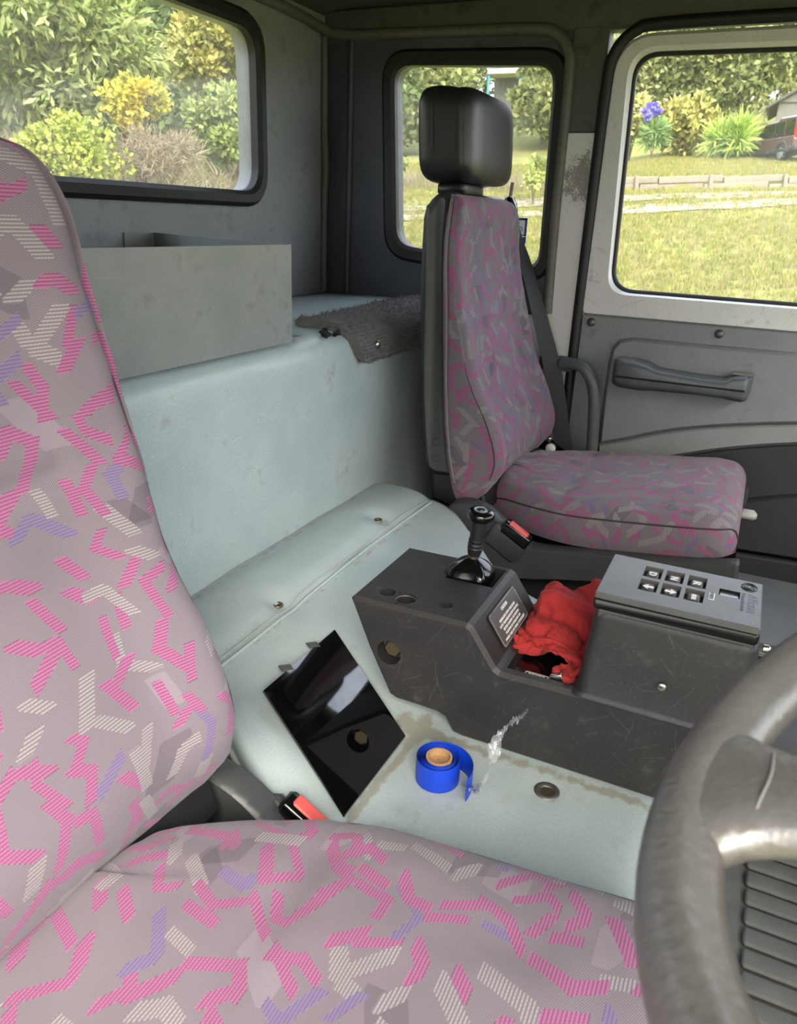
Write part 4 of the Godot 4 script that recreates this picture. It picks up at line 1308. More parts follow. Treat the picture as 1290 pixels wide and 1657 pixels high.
	var lx := -0.289
	var lz := -0.880
	var g := Geo.new()
	var rows := []
	for k in 15:
		var u := k / 14.0
		var row := PackedVector3Array()
		for q in 36:
			var a := TAU * q / 36
			var fold := 1.0 + 0.17 * pow(absf(cos(a * 3.0 + 0.5)), 0.6) * sin(u * PI)
			var e := 0.55
			var rr := (1.0 - pow(u, 3.0) * 0.72) * fold
			row.append(Vector3(lx - 0.004 + signf(cos(a)) * pow(absf(cos(a)), e) * 0.029 * rr + 0.004 * u, 0.845 + u * 0.036, lz + signf(sin(a)) * pow(absf(sin(a)), e) * 0.026 * rr))
		rows.append(row)
	g.grid(rows, true, false, true)
	put(g, "boot", mats.gloss_black, l)
	var ax := Basis(Vector3(0, 0, 1), -0.10) * Basis(Vector3.RIGHT, 0.03)
	var lx2 := Transform3D(ax, Vector3(lx, 0.876, lz))
	put(Geo.new().lathe([[0.0065, -0.01], [0.0065, 0.02]], lx2, 16), "shaft", mats.brass, l)
	put(Geo.new().lathe([[0.0085, 0.010], [0.0105, 0.020], [0.0105, 0.0215], [0.0085, 0.022], [0.0105, 0.024], [0.0105, 0.027], [0.0085, 0.028], [0.0105, 0.030], [0.0105, 0.033], [0.0095, 0.034], [0.0105, 0.045], [0.0110, 0.058], [0.0108, 0.061]], lx2, 24), "grip", mats.rubber, l)
	put(Geo.new().lathe([[0.0108, 0.060], [0.0165, 0.063], [0.0180, 0.067], [0.0178, 0.071], [0.0155, 0.0745], [0.010, 0.0755], [0.002, 0.0745]], lx2, 28), "knob", mats.gloss_black, l)

	# push-button shift selector in its housing
	var k := base("shift_selector", Vector3(-0.025, 0.808, -0.82))
	tag(k, "push-button gear selector with silver faceplate in a black housing", "gear selector")
	g = Geo.new()
	var hr := []
	for spec in [[0.809, 0.006], [0.814, 0.001], [0.86, -0.002], [0.905, -0.006], [0.911, -0.0075], [0.912, -0.0095], [0.908, -0.0115], [0.875, -0.0115]]:
		var m: float = spec[1]
		var lpx := rloop(rect(-0.112 - m, -0.900 - m, 0.066 + m, -0.744 + m), 0.016, 5)
		var row := PackedVector3Array()
		for p in lpx: row.append(Vector3(p.x, spec[0] + 0.004 * (p.x + 0.1) * 5.0 * 0.1, p.y))
		hr.append(row)
	g.grid(hr, true, false, false, false)
	put(g, "housing", mats.console, k)
	put(Geo.new().box(Vector3(-0.024, 0.887, -0.815), Vector3(0.158, 0.058, 0.125), 0.003), "inner_base", mats.seat_plastic, k)
	put(Geo.new().box(Vector3(-0.0255, 0.9215, -0.8065), Vector3(0.164, 0.014, 0.114), 0.003), "keypad_body", mats.keypad_black, k)
	var pl := CSGCombiner3D.new()
	pl.name = "faceplate"
	k.add_child(pl)
	pl.position = -k.position
	var pb := CSGMesh3D.new()
	var pg := Geo.new()
	pg.box(Vector3(-0.0255, 0.9315, -0.8065), Vector3(0.163, 0.008, 0.1125), 0.0012)
	pb.mesh = pg.flat().mesh()
	pb.material = mats.keypad
	pl.add_child(pb)
	var keys := [[-0.058, -0.831, "D"], [-0.0345, -0.831, "N"], [-0.0105, -0.831, "R"], [-0.058, -0.794, "<"], [-0.0345, -0.794, ">"], [-0.0105, -0.794, "MODE"]]
	for b in keys:
		var c := CSGBox3D.new()
		c.size = Vector3(0.0195, 0.02, 0.030); c.material = mats.well
		cut(pl, c, Vector3(b[0], 0.9375, b[1]))
	var dc := CSGBox3D.new()
	dc.size = Vector3(0.021, 0.02, 0.017); dc.material = mats.keypad_black
	cut(pl, dc, Vector3(0.0235, 0.9395, -0.8185))
	for b in keys:
		var bt := put(Geo.new().box(Vector3(b[0], 0.9305, b[1]), Vector3(0.0155, 0.006, 0.0235), 0.003), "key", mats.button, k)
		var tp := Vector3(b[0], 0.9337, b[1])
		if b[2] == "<" or b[2] == ">":
			var sgn := 1.0 if b[2] == ">" else -1.0
			var ag := Geo.new()
			ag.prism(V2([[0.006 * sgn, 0], [0.0, 0.006], [0.0, 0.002], [-0.006 * sgn, 0.002], [-0.006 * sgn, -0.002], [0.0, -0.002], [0.0, -0.006]]), 0.0006, Transform3D(Basis(Vector3(1, 0, 0), Vector3(0, 0, 1), Vector3(0, 1, 0)), tp))
			put(ag, "arrow", mats.print_white, bt)
		else:
			letters(b[2], bt, "lettering", tp, Vector3(0, 0, 1), Vector3(1, 0, 0), 0.009 if b[2].length() == 1 else 0.013, 0.008 if b[2].length() == 1 else 0.005, mats.print_white, true)
	put(Geo.new().box(Vector3(0.0235, 0.932, -0.8185), Vector3(0.019, 0.0016, 0.0155), 0.0005), "display", mats.lcd, k)
	put(Geo.new().box(Vector3(0.0065, 0.9357, -0.801), Vector3(0.006, 0.0008, 0.018), 0.0003), "label_plate", mats.sticker, k)
	letters("POWER", k, "lettering", Vector3(0.0065, 0.9362, -0.801), Vector3(0, 0, 1), Vector3(1, 0, 0), 0.016, 0.004, mats.dull_steel, true)
	letters("Allison", k, "lettering", Vector3(0.0470, 0.9356, -0.8045), Vector3(0, 0, 1), Vector3(1, 0, 0), 0.046, 0.0105, mats.keypad_black, true, true)
	letters("Transmission", k, "lettering", Vector3(0.0375, 0.9356, -0.8045), Vector3(0, 0, 1), Vector3(1, 0, 0), 0.046, 0.0042, mats.keypad_black, false, true)
	# round emblem: two broken rings and a star
	var eg := Geo.new()
	for rr in [[0.0095, 0.0016], [0.0062, 0.0013]]:
		for half in 2:
			var arc := PackedVector3Array()
			for q in 15:
				var a := PI * half + lerpf(0.22, PI - 0.22, q / 14.0) + (0.8 if rr[0] < 0.008 else 0.0)
				arc.append(Vector3(0.0425 + cos(a) * rr[0] * 0.82, 0.9357, -0.8455 + sin(a) * rr[0]))
			eg.tube(arc, rr[1] * 0.6, 6)
	eg.prism(V2([[0.0032, 0], [0.0009, 0.0009], [0, 0.0036], [-0.0009, 0.0009], [-0.0032, 0], [-0.0009, -0.0009], [0, -0.0036], [0.0009, -0.0009]]), 0.0007, Transform3D(Basis(Vector3(1, 0, 0), Vector3(0, 0, 1), Vector3(0, 1, 0)), Vector3(0.0425, 0.9354, -0.8455)))
	put(eg, "emblem", mats.keypad_black, k)
	put(Geo.new().lathe([[0.0048, 0.0], [0.0048, 0.002], [0.004, 0.003], [0.001, 0.0033]], Transform3D(Basis(Vector3.RIGHT, PI / 2), Vector3(-0.023, 0.847, -0.743)), 14), "screw", mats.chrome, k)
	put(Geo.new().lathe([[0.0045, 0.0], [0.0045, 0.005], [0.003, 0.007]], Transform3D(Basis(Vector3(0, 0, 1), -PI / 2), Vector3(0.066, 0.89, -0.80)), 14), "screw", mats.chrome, k)

# ------------------------------------------------------------------ steering wheel
func build_steering() -> void:
	var c := Vector3(0.204, 1.1777, -0.261)
	var al := 0.50
	var be := -0.042
	var n := Vector3(-sin(al) * cos(be), cos(al), sin(be) * sin(al)).normalized()
	var a := Vector3(n.y, -n.x, 0).normalized()
	var b := n.cross(a)
	var o := base("steering_wheel", c)
	tag(o, "dark worn leather-grained steering wheel", "steering wheel")
	var P := func(ang: float, r: float, h: float) -> Vector3: return c + (a * cos(ang) + b * sin(ang)) * r + n * h
	var rows := []
	for k in 120:
		var th := TAU * k / 120
		var row := PackedVector3Array()
		for q in 24:
			var ph := TAU * q / 24
			# a finger groove runs round the inside
			var r := 0.0155 - 0.0012 * exp(-pow(wrapf(ph - 2.4, -PI, PI) / 0.25, 2.0))
			row.append(P.call(th, 0.22 + cos(ph) * r, sin(ph) * r))
		rows.append(row)
	var g := Geo.new()
	g.grid(rows, true, true)
	put(g, "rim", mats.wheel, o)
	# spokes: broad at the rim, joined to a hub pad
	for ang in SPOKES:
		g = Geo.new()
		var sr := []
		for k in 17:
			var u := k / 16.0
			var r := lerpf(0.217, 0.05, u)
			var w := 0.023 + 0.040 * exp(-u * 11.0)
			var t := lerpf(0.0125, 0.012, u)
			var row := PackedVector3Array()
			for q in 20:
				var ph := TAU * q / 20
				var cx := signf(cos(ph)) * pow(absf(cos(ph)), 0.7) * w
				row.append(P.call(ang, r, 0) + (b * cos(ang) - a * sin(ang)) * cx + n * (sin(ph) * t - 0.022 * smoothstep(0.0, 0.7, u)))
			sr.append(row)
		g.grid(sr, true, false, true)
		put(g, "spoke", mats.wheel, o)
	g = Geo.new()
	g.lathe([[0.075, -0.055], [0.082, -0.045], [0.086, -0.025], [0.082, -0.010], [0.07, -0.004], [0.02, 0.0]], Transform3D(Basis(a, n, -b), c), 40)
	put(g, "hub_pad", mats.black_plastic, o)
	g = Geo.new()
	for ang in SPOKES:
		var arc := PackedVector3Array()
		for k in 13:
			var q := lerpf(-1.0, 1.0, k / 12.0)
			arc.append(P.call(ang, 0.187 + 0.006 * q * q, 0.0) + (b * cos(ang) - a * sin(ang)) * (q * 0.027) + n * (0.0093 - 0.010 * q * q * q * q))
		put(Geo.new().tube(arc, 0.0007, 8), "cover_edge", mats.piping, o)
	put(Geo.new().tube(PackedVector3Array([c - n * 0.04, c - n * 0.3]), 0.032, 20), "column", mats.black_plastic, o)

const SPOKES := [2.99, 0.93, -1.2]

# ------------------------------------------------------------------ small things
func build_small() -> void:
	# black acrylic panel lying on the slope
	var p0 := Vector3(-0.4645, 0.7535, -0.6425); var p1 := Vector3(-0.475, 0.7375, -0.835)
	var p2 := Vector3(-0.2985, 0.7075, -0.7015); var p3 := Vector3(-0.2925, 0.7215, -0.538)
	var bp := base("black_panel", (p0 + p1 + p2 + p3) * 0.25)
	tag(bp, "glossy black sheet lying on the slope of the engine cover", "panel")
	var ex := (p3 - p0).normalized()
	var nn := (p1 - p0).cross(p3 - p0).normalized()
	if nn.y < 0: nn = -nn
	var ez := nn.cross(ex).normalized()
	var og := (p0 + p1 + p2 + p3) * 0.25
	var q := []
	for p in [p0, p1, p2, p3]: q.append(Vector2((p - og).dot(ex), (p - og).dot(ez)))
	put(Geo.new().prism(PackedVector2Array(q), 0.004, Transform3D(Basis(ex, ez, nn), og), 0.0006), "sheet", mats.black_panel, bp)
	for u in [0.30, 0.68]:
		var tp := p0.lerp(p1, u)
		put(Geo.new().box(tp - ex * 0.004 + nn * 0.0035, Vector3(0.012, 0.002, 0.018), 0.0006, Basis(ex, nn, -ez)), "tape_tab", mats.dull_steel, bp)

	# roll of blue tape
	var t := base("tape_roll", Vector3(-0.238, 0.7, -0.662))
	tag(t, "roll of bright blue tape standing on the engine cover", "tape roll")
	var rows := []
	var turns := 5.0
	var nseg := 200
	var thick := 0.0009
	for k in nseg + 1:
		var u := k / float(nseg)
		var a := (u - 1.0) * turns * TAU + 0.45
		var r := lerpf(0.0155, 0.0275, pow(u, 1.25)) + 0.0012 * sin(a * 0.5 + 1.0) * u
		if u > 0.92: r += 0.017 * pow((u - 0.92) / 0.08, 1.7)
		var cc := Vector3(-0.238, 0.7005, -0.662)
		var d := Vector3(cos(a), 0, sin(a))
		var h := 0.030
		rows.append(PackedVector3Array([cc + d * r, cc + d * r + Vector3(0, h, 0), cc + d * (r + thick) + Vector3(0, h, 0), cc + d * (r + thick)]))
	var g := Geo.new()
	g.grid(rows, true, false, true, false)
	put(g, "tape", mats.blue_tape, t)
	put(Geo.new().ring(circle(0.0150, 30), circle(0.0128, 30), 0.031, Transform3D(Basis(Vector3(1, 0, 0), Vector3(0, 0, 1), Vector3(0, 1, 0)), Vector3(-0.238, 0.7006, -0.662))), "core", mats.card, t)
	put(Geo.new().lathe([[0.0128, 0.0], [0.0128, 0.022]], Transform3D(Basis(), Vector3(-0.238, 0.7006, -0.662)), 24), "core_filling", mats.card, t)
	# crumpled clear backing film
	var mid := spline(V3([[-0.199, 0.716, -0.646], [-0.190, 0.711, -0.655], [-0.184, 0.716, -0.672], [-0.184, 0.735, -0.690], [-0.182, 0.752, -0.705], [-0.172, 0.766, -0.716], [-0.163, 0.774, -0.722], [-0.158, 0.782, -0.724]]), 8)
	rows = []
	for k in mid.size():
		var u := k / float(mid.size() - 1)
		var tw := u * 4.5 + sin(u * 31.0) * 0.5
		var w := lerpf(0.012, 0.003, u) * (0.75 + 0.35 * sin(u * 17.0))
		var row := PackedVector3Array()
		for j in 5:
			var s := j / 4.0 - 0.5
			row.append(mid[k] + (Vector3(0.8, 0.2, 0.5).normalized() * cos(tw) + Vector3(-0.3, 0.6, 0.5).normalized() * sin(tw)) * s * 2.0 * w + Vector3(0, 0.0035 * sin(k * 1.9 + j * 2.1), 0.002 * cos(k * 2.7 + j)))
		rows.append(row)
	g = Geo.new()
	g.grid(rows, false, false, false, false)
	tag(put(g, "backing_film", mats.film, t), "crumpled clear plastic strip")

	build_rag()

	# passenger grab handle on the pillar
	var gh := base("grab_handle", Vector3(-0.44, 0.985, ZD))
	tag(gh, "grey tubular grab handle bolted to the white pillar", "handle")
	put(Geo.new().tube(spline(V3([[-0.43, 0.977, -1.88], [-0.40, 0.981, -1.872], [-0.372, 0.975, -1.867], [-0.348, 0.945, -1.866], [-0.337, 0.905, -1.866], [-0.329, 0.82, -1.868], [-0.324, 0.70, -1.872], [-0.322, 0.62, -1.885]]), 6), 0.0145, 14), "tube", mats.grab, gh)
	put(Geo.new().box(Vector3(-0.445, 0.976, -1.886), Vector3(0.085, 0.036, 0.016), 0.006), "bracket", mats.grab, gh)
	put(Geo.new().box(Vector3(-0.445, 0.976, -1.906), Vector3(0.06, 0.028, 0.03), 0.003), "spacer", mats.grab, gh)
	for x in [-0.463, -0.428]:
		put(Geo.new().lathe([[0.009, 0.0], [0.009, 0.004], [0.007, 0.007], [0.002, 0.008]], Transform3D(Basis(Vector3.RIGHT, PI / 2), Vector3(x, 0.976, -1.878)), 16), "bolt", mats.chrome, gh)

	# passenger seat belt
	var sb := base("seat_belt", Vector3(-0.42, 0.75, -1.87))
	tag(sb, "black seat belt hanging beside the passenger backrest", "seat belt")
	var path := spline(V3([[-0.592, 1.34, -1.872], [-0.578, 1.28, -1.872], [-0.536, 1.188, -1.872], [-0.484, 1.06, -1.868], [-0.444, 0.955, -1.862], [-0.408, 0.82, -1.858], [-0.386, 0.745, -1.858], [-0.374, 0.70, -1.858]]), 8)
	rows = []
	for k in path.size():
		var u := k / float(path.size() - 1)
		var tw := lerpf(1.25, 0.12, smoothstep(0.15, 0.85, u))
		var w := Vector3(cos(tw), 0.25 * cos(tw), -sin(tw)).normalized() * 0.0215
		var th := Vector3(sin(tw), 0, cos(tw)) * 0.0008
		rows.append(PackedVector3Array([path[k] - w + th, path[k] + w + th, path[k] + w - th, path[k] - w - th]))
	g = Geo.new()
	g.grid(rows, true, false, true)
	put(g, "webbing", mats.belt, sb)
	put(Geo.new().box(Vector3(-0.594, 1.338, -1.872), Vector3(0.022, 0.038, 0.034), 0.007, Basis(Vector3(0, 0, 1), 0.4)), "guide", mats.gloss_black, sb)
	put(Geo.new().tube(PackedVector3Array([Vector3(-0.598, 1.35, -1.875), Vector3(-0.596, 1.386, -1.878)]), 0.0042, 10), "guide_stem", mats.dull_steel, sb)
	put(Geo.new().box(Vector3(-0.377, 0.71, -1.859), Vector3(0.05, 0.05, 0.018), 0.006, Basis(Vector3(0, 0, 1), 0.35)), "anchor_sleeve", mats.gloss_black, sb)

	# buckle stalk beside the driver's seat
	var ds := base("driver_buckle", Vector3(-0.42, 0.66, -0.525))
	tag(ds, "pale grey seat belt stalk with red button beside the driver's seat", "seat belt buckle")
	g = Geo.new()
	var s0 := Vector3(-0.475, 0.722, -0.525); var s1 := Vector3(-0.383, 0.664, -0.525)
	rows = []
	var along := (s1 - s0).normalized()
	var acr := Vector3(0, 0, 1).cross(along).normalized()
	for k in 9:
		var u := k / 8.0
		var c := s0.lerp(s1, u) + acr * 0.006 * sin(u * PI)
		var hw := lerpf(0.017, 0.0155, u)
		var row := PackedVector3Array()
		for a in 16:
			var ph := TAU * a / 16
			row.append(c + acr * (signf(cos(ph)) * pow(absf(cos(ph)), 0.5) * hw) + Vector3(0, 0, 1) * (signf(sin(ph)) * pow(absf(sin(ph)), 0.5) * 0.009))
		rows.append(row)
	g.grid(rows, true, false, true)
	put(g, "sleeve", mats.buckle_grey, ds)
	var bb := Basis(along, acr, Vector3(0, 0, 1))
	put(Geo.new().box(s1 + along * 0.008, Vector3(0.018, 0.024, 0.018), 0.004, bb), "neck", mats.gloss_black, ds)
	put(Geo.new().box(s1 + along * 0.038, Vector3(0.05, 0.034, 0.024), 0.006, bb), "housing", mats.gloss_black, ds)
	tag(put(Geo.new().box(s1 + along * 0.040 + acr * 0.008, Vector3(0.044, 0.022, 0.0255), 0.004, bb), "button", mats.red_button, ds), "red release button")
	# seat runner bracket in the gap
	var br := base("seat_bracket", Vector3(-0.47, 0.58, -0.54))
	tag(br, "black steel bracket with bolts in the gap beside the driver's seat", "bracket")
	put(Geo.new().box(Vector3(-0.45, 0.50, -0.55), Vector3(0.22, 0.28, 0.012), 0.003), "side_plate", mats.dark, br)
	put(Geo.new().box(Vector3(-0.405, 0.56, -0.538), Vector3(0.02, 0.20, 0.014), 0.003), "rib", mats.black_plastic, br)
	put(Geo.new().tube(PackedVector3Array([Vector3(-0.497, 0.66, -0.535), Vector3(-0.462, 0.53, -0.53)]), 0.003, 8), "cable", mats.dull_steel, br)
	put(Geo.new().lathe([[0.006, 0.0], [0.006, 0.004], [0.002, 0.006]], Transform3D(Basis(Vector3.RIGHT, PI / 2), Vector3(-0.468, 0.628, -0.544)), 12), "bolt", mats.chrome, br)
	put(Geo.new().box(Vector3(-0.446, 0.612, -0.54), Vector3(0.015, 0.02, 0.01), 0.003, Basis(Vector3(0, 0, 1), 0.3)), "tag_plate", mats.card, br)

	# sticker on the quarter window
	var st := base("window_sticker", Vector3(-0.585, 1.29, ZD - 0.012))
	tag(st, "blue and white sticker on the quarter window", "sticker")
	put(Geo.new().box(Vector3(-0.588, 1.288, ZD - 0.0130), Vector3(0.034, 0.032, 0.0008)), "white_field", mats.sticker, st)
	put(Geo.new().box(Vector3(-0.588, 1.3065, ZD - 0.0126), Vector3(0.040, 0.0055, 0.0012)), "blue_edge", mats.blue_print, st)
	put(Geo.new().box(Vector3(-0.5695, 1.288, ZD - 0.0126), Vector3(0.0055, 0.042, 0.0012)), "blue_edge", mats.blue_print, st)
	put(Geo.new().box(Vector3(-0.588, 1.2695, ZD - 0.0126), Vector3(0.040, 0.0030, 0.0012)), "blue_edge", mats.blue_print, st)
	put(Geo.new().box(Vector3(-0.5745, 1.258, ZD - 0.0126), Vector3(0.016, 0.016, 0.0012)), "blue_block", mats.blue_print, st)
	put(Geo.new().tube(spline(V3([[-0.598, 1.296, ZD - 0.0124], [-0.59, 1.29, ZD - 0.0124], [-0.58, 1.288, ZD - 0.0124], [-0.578, 1.279, ZD - 0.0124]]), 4), 0.0009, 6), "map_line", mats.dull_steel, st)

func circle(r: float, n: int) -> PackedVector2Array:
	var o := PackedVector2Array()
	for k in n: o.append(Vector2(cos(TAU * k / n), sin(TAU * k / n)) * r)
	return o

func pillar_paint() -> StandardMaterial3D:
	var w := 96
	var h := 1400
	var im := Image.create(w, h, false, Image.FORMAT_RGB8)
	im.fill(Color(0.815, 0.815, 0.805))
	var n := noise(401, 0.03, 4)
	var n2 := noise(402, 0.16, 3)
	for y in h:
		for x in w:
			var yy := 1.494 - y / float(h) * 1.134
			var xx := x / float(w)
			var a := exp(-pow((yy - 1.40) / 0.055, 2.0)) * (0.45 + 0.75 * xx)
			var v := clampf((a * 1.1 + n.get_noise_2d(x, y) * 0.55 + n2.get_noise_2d(x, y) * 0.55 - 0.42) * 1.6, 0.0, 0.62) * clampf(a * 3.0, 0.0, 1.0)
			var spec := clampf((n2.get_noise_2d(x * 1.7 + 300, y * 0.8) - 0.48) * 3.0, 0.0, 0.35)
			if v > 0.01 or spec > 0.01:
				im.set_pixel(x, y, Color(0.815, 0.815, 0.805).lerp(Color(0.36, 0.345, 0.31), maxf(v, spec)))
	var m := plain(Color.WHITE, 0.35)
	m.albedo_texture = ImageTexture.create_from_image(im)
	return m

# vinyl of the engine cover with the brown dirt that lies in its creases
func cover_vinyl() -> StandardMaterial3D:
	var S := 640
	var n1 := grey(411, S, 5.0 / S, 4).get_data()
	var n2 := grey(412, S, 0.06, 4).get_data()
	var n3 := grey(413, S, 0.3, 2).get_data()
	var d := PackedByteArray()
	d.resize(S * S * 3)
	var a := Color(0.585, 0.635, 0.64)
	var b := Color(0.635, 0.68, 0.675)
	var brown := Color(0.46, 0.42, 0.35)
	for y in S:
		var z := -1.44 + y / float(S)
		for x in S:
			var xx := -0.72 + 0.74 * x / float(S)
			var k := y * S + x
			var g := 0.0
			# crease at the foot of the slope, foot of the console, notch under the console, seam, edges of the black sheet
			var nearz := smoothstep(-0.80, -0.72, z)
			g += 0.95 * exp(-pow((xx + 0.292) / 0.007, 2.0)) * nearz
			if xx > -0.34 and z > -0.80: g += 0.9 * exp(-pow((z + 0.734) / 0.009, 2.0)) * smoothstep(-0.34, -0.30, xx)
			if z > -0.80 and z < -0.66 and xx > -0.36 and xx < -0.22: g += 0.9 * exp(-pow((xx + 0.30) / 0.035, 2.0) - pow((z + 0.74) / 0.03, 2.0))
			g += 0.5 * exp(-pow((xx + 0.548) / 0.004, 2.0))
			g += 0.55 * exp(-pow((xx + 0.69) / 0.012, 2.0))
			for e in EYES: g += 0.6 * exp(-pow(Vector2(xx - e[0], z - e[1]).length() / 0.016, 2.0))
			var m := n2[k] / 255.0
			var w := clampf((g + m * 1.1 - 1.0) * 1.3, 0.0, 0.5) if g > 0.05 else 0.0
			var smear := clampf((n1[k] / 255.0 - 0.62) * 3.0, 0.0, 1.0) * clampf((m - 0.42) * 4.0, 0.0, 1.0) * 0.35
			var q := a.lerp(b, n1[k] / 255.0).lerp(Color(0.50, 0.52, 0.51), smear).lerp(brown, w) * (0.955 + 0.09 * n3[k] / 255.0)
			d[k * 3] = int(q.r * 255); d[k * 3 + 1] = int(q.g * 255); d[k * 3 + 2] = int(q.b * 255)
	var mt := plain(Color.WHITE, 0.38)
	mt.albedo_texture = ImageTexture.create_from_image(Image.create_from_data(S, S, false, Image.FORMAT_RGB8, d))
	return mt

func build_rag() -> void:
	# red cloth let fall over the things in the tray and squeezed between the console slope and the selector housing
	var o := base("red_cloth", Vector3(-0.155, 0.8, -0.86))
	tag(o, "crumpled red cloth stuffed into the console tray", "cloth")
	var n := 52
	var step := 0.0068
	var pos := PackedVector3Array(); var old := PackedVector3Array()
	var rg := RandomNumberGenerator.new()
	rg.seed = 12
	var ns := noise(88, 8.0, 1)
	var turn := Basis(Vector3.UP, 0.5)
	for r in n:
		for k in n:
			var q := turn * Vector3((k - n * 0.5) * step, 0, (r - n * 0.5) * step)
			var p := Vector3(-0.156, 0.90, -0.862) + q + Vector3(0, ns.get_noise_2d(q.x, q.z) * 0.06 + rg.randf() * 0.001, 0)
			pos.append(p); old.append(p)
	var links := []
	for r in n:
		for k in n:
			var id := r * n + k
			if k + 1 < n: links.append([id, id + 1, step, 1.0])
			if r + 1 < n: links.append([id, id + n, step, 1.0])
			if k + 1 < n and r + 1 < n: links.append([id, id + n + 1, step * 1.414, 0.35]); links.append([id + 1, id + n, step * 1.414, 0.35])
			if k + 3 < n: links.append([id, id + 3, step * 3.0, 0.12])
			if r + 3 < n: links.append([id, id + n * 3, step * 3.0, 0.12])
	var la := PackedInt32Array(); var lb := PackedInt32Array(); var ll := PackedFloat32Array(); var lk := PackedFloat32Array()
	for l in links: la.append(l[0]); lb.append(l[1]); ll.append(l[2]); lk.append(l[3])
	var lumps := []
	for q in [[-0.154, 0.804, -0.893, 0.046], [-0.158, 0.798, -0.845, 0.034], [-0.150, 0.790, -0.80, 0.026], [-0.148, 0.866, -0.908, 0.017], [-0.178, 0.842, -0.885, 0.016], [-0.130, 0.856, -0.870, 0.017], [-0.184, 0.820, -0.842, 0.014], [-0.138, 0.838, -0.830, 0.016], [-0.126, 0.852, -0.928, 0.016], [-0.182, 0.832, -0.926, 0.016], [-0.160, 0.846, -0.858, 0.013]]: lumps.append([Vector3(q[0], q[1], q[2]), q[3]])
	var steps := 150
	for t in steps:
		var f := t / float(steps - 1)
		var squeeze := smoothstep(0.0, 0.7, f)
		var x0 := lerpf(-0.34, -0.203, squeeze)
		var x1 := lerpf(0.03, -0.1095, squeeze)
		var z0 := lerpf(-1.05, -0.945, squeeze)
		var z1 := lerpf(-0.66, -0.7575, squeeze)
		for k in pos.size():
			var p := pos[k]
			var v := (p - old[k]) * 0.9
			old[k] = p
			pos[k] = p + v + Vector3(0, -0.0002 - 0.0003 * smoothstep(0.5, 1.0, f), 0)
		for it in 2:
			for l in la.size():
				var a := la[l]; var b := lb[l]
				var d := pos[b] - pos[a]
				var len_ := d.length()
				if len_ < 1e-7: continue
				var e := d * (0.5 * lk[l] * (len_ - ll[l]) / len_)
				pos[a] += e; pos[b] -= e
			for k in pos.size():
				var p := pos[k]
				for b in lumps:
					var d: Vector3 = p - b[0]
					var r: float = b[1]
					if d.length_squared() < r * r: p = b[0] + d.normalized() * r
				p.y = clampf(p.y, 0.8005, 0.915 - 0.09 * smoothstep(-0.90, -0.76, p.z))
				# the console slope leans back from its foot
				p.x = clampf(p.x, x0 - maxf(0.0, p.y - 0.81) * 0.5 * squeeze, x1)
				p.z = clampf(p.z, z0, z1 - 0.048 * squeeze * (1.0 - smoothstep(-0.165, -0.13, p.x)) * (1.0 - smoothstep(0.825, 0.85, p.y)))
				pos[k] = p
	var rows := []
	for r in n: rows.append(pos.slice(r * n, r * n + n))
	# one round of subdivision smooths the folds
	var fine := []
	for row in rows: fine.append(spline(row, 2))
	var m: int = fine[0].size()
	var cols := []
	for k in m:
		var c := PackedVector3Array()
		for row in fine: c.append(row[k])
		cols.append(spline(c, 2))
	# small wrinkles of the slack cloth
	var wr := noise(91, 22.0, 1)
	for k in cols.size():
		var c: PackedVector3Array = cols[k]
		for j in c.size():
			var q := c[j] + Vector3(wr.get_noise_3dv(c[j] * 0.6), 0, wr.get_noise_3dv(c[j] * 0.6 + Vector3(4, 2, 1))) * 0.02
			c[j] += Vector3(-0.35, 0.8, 0.45) * (0.5 - absf(wr.get_noise_3dv(q * Vector3(2.4, 1.0, 1.3)))) * 0.010
			c[j].y = maxf(c[j].y, 0.8006)
			c[j].x = minf(c[j].x, -0.109)
		cols[k] = c
	var g := Geo.new()
	g.grid(cols)
	put(g, "sheet", mats.rag, o)

# ------------------------------------------------------------------ outdoors
func ray_at(u: float, v: float, depth: float) -> Vector3:
	var f := 828.5 / tan(deg_to_rad(68.143) * 0.5)
	return EYE + CAM * Vector3((u - 645.0) / f * depth, -(v - 828.5) / f * depth, -depth)

const HILL := [[-80.0, -1.1], [1.9, -1.1], [5.0, -1.08], [16.5, -0.01], [26.0, 1.69], [31.0, 2.6], [36.0, 3.1], [41.6, 3.88], [45.5, 4.6], [58.0, 7.0], [120.0, 17.0]]
const BANK := [[2.0, -1.1], [3.0, -0.5], [6.0, 1.30], [9.0, 1.75], [14.0, 3.2], [25.0, 6.0], [60.0, 11.0]]
var ground_noise: FastNoiseLite
func wall_line(x: float) -> float: return 32.75 + 0.44 * clampf(x, -9.0, 9.0)
func ground(x: float, z: float) -> float:
	var l := table(HILL, -z)
	# step up behind the sleepers
	l += 0.42 * smoothstep(0.0, 0.35, -z - wall_line(x)) * smoothstep(-9.0, -6.0, x)
	var w := smoothstep(-13.5, -10.0, z)
	var r := lerpf(-1.1, table(BANK, -x), w) if x < -2.0 else -1.1
	return maxf(l, r) + ground_noise.get_noise_2d(x, z) * 0.05

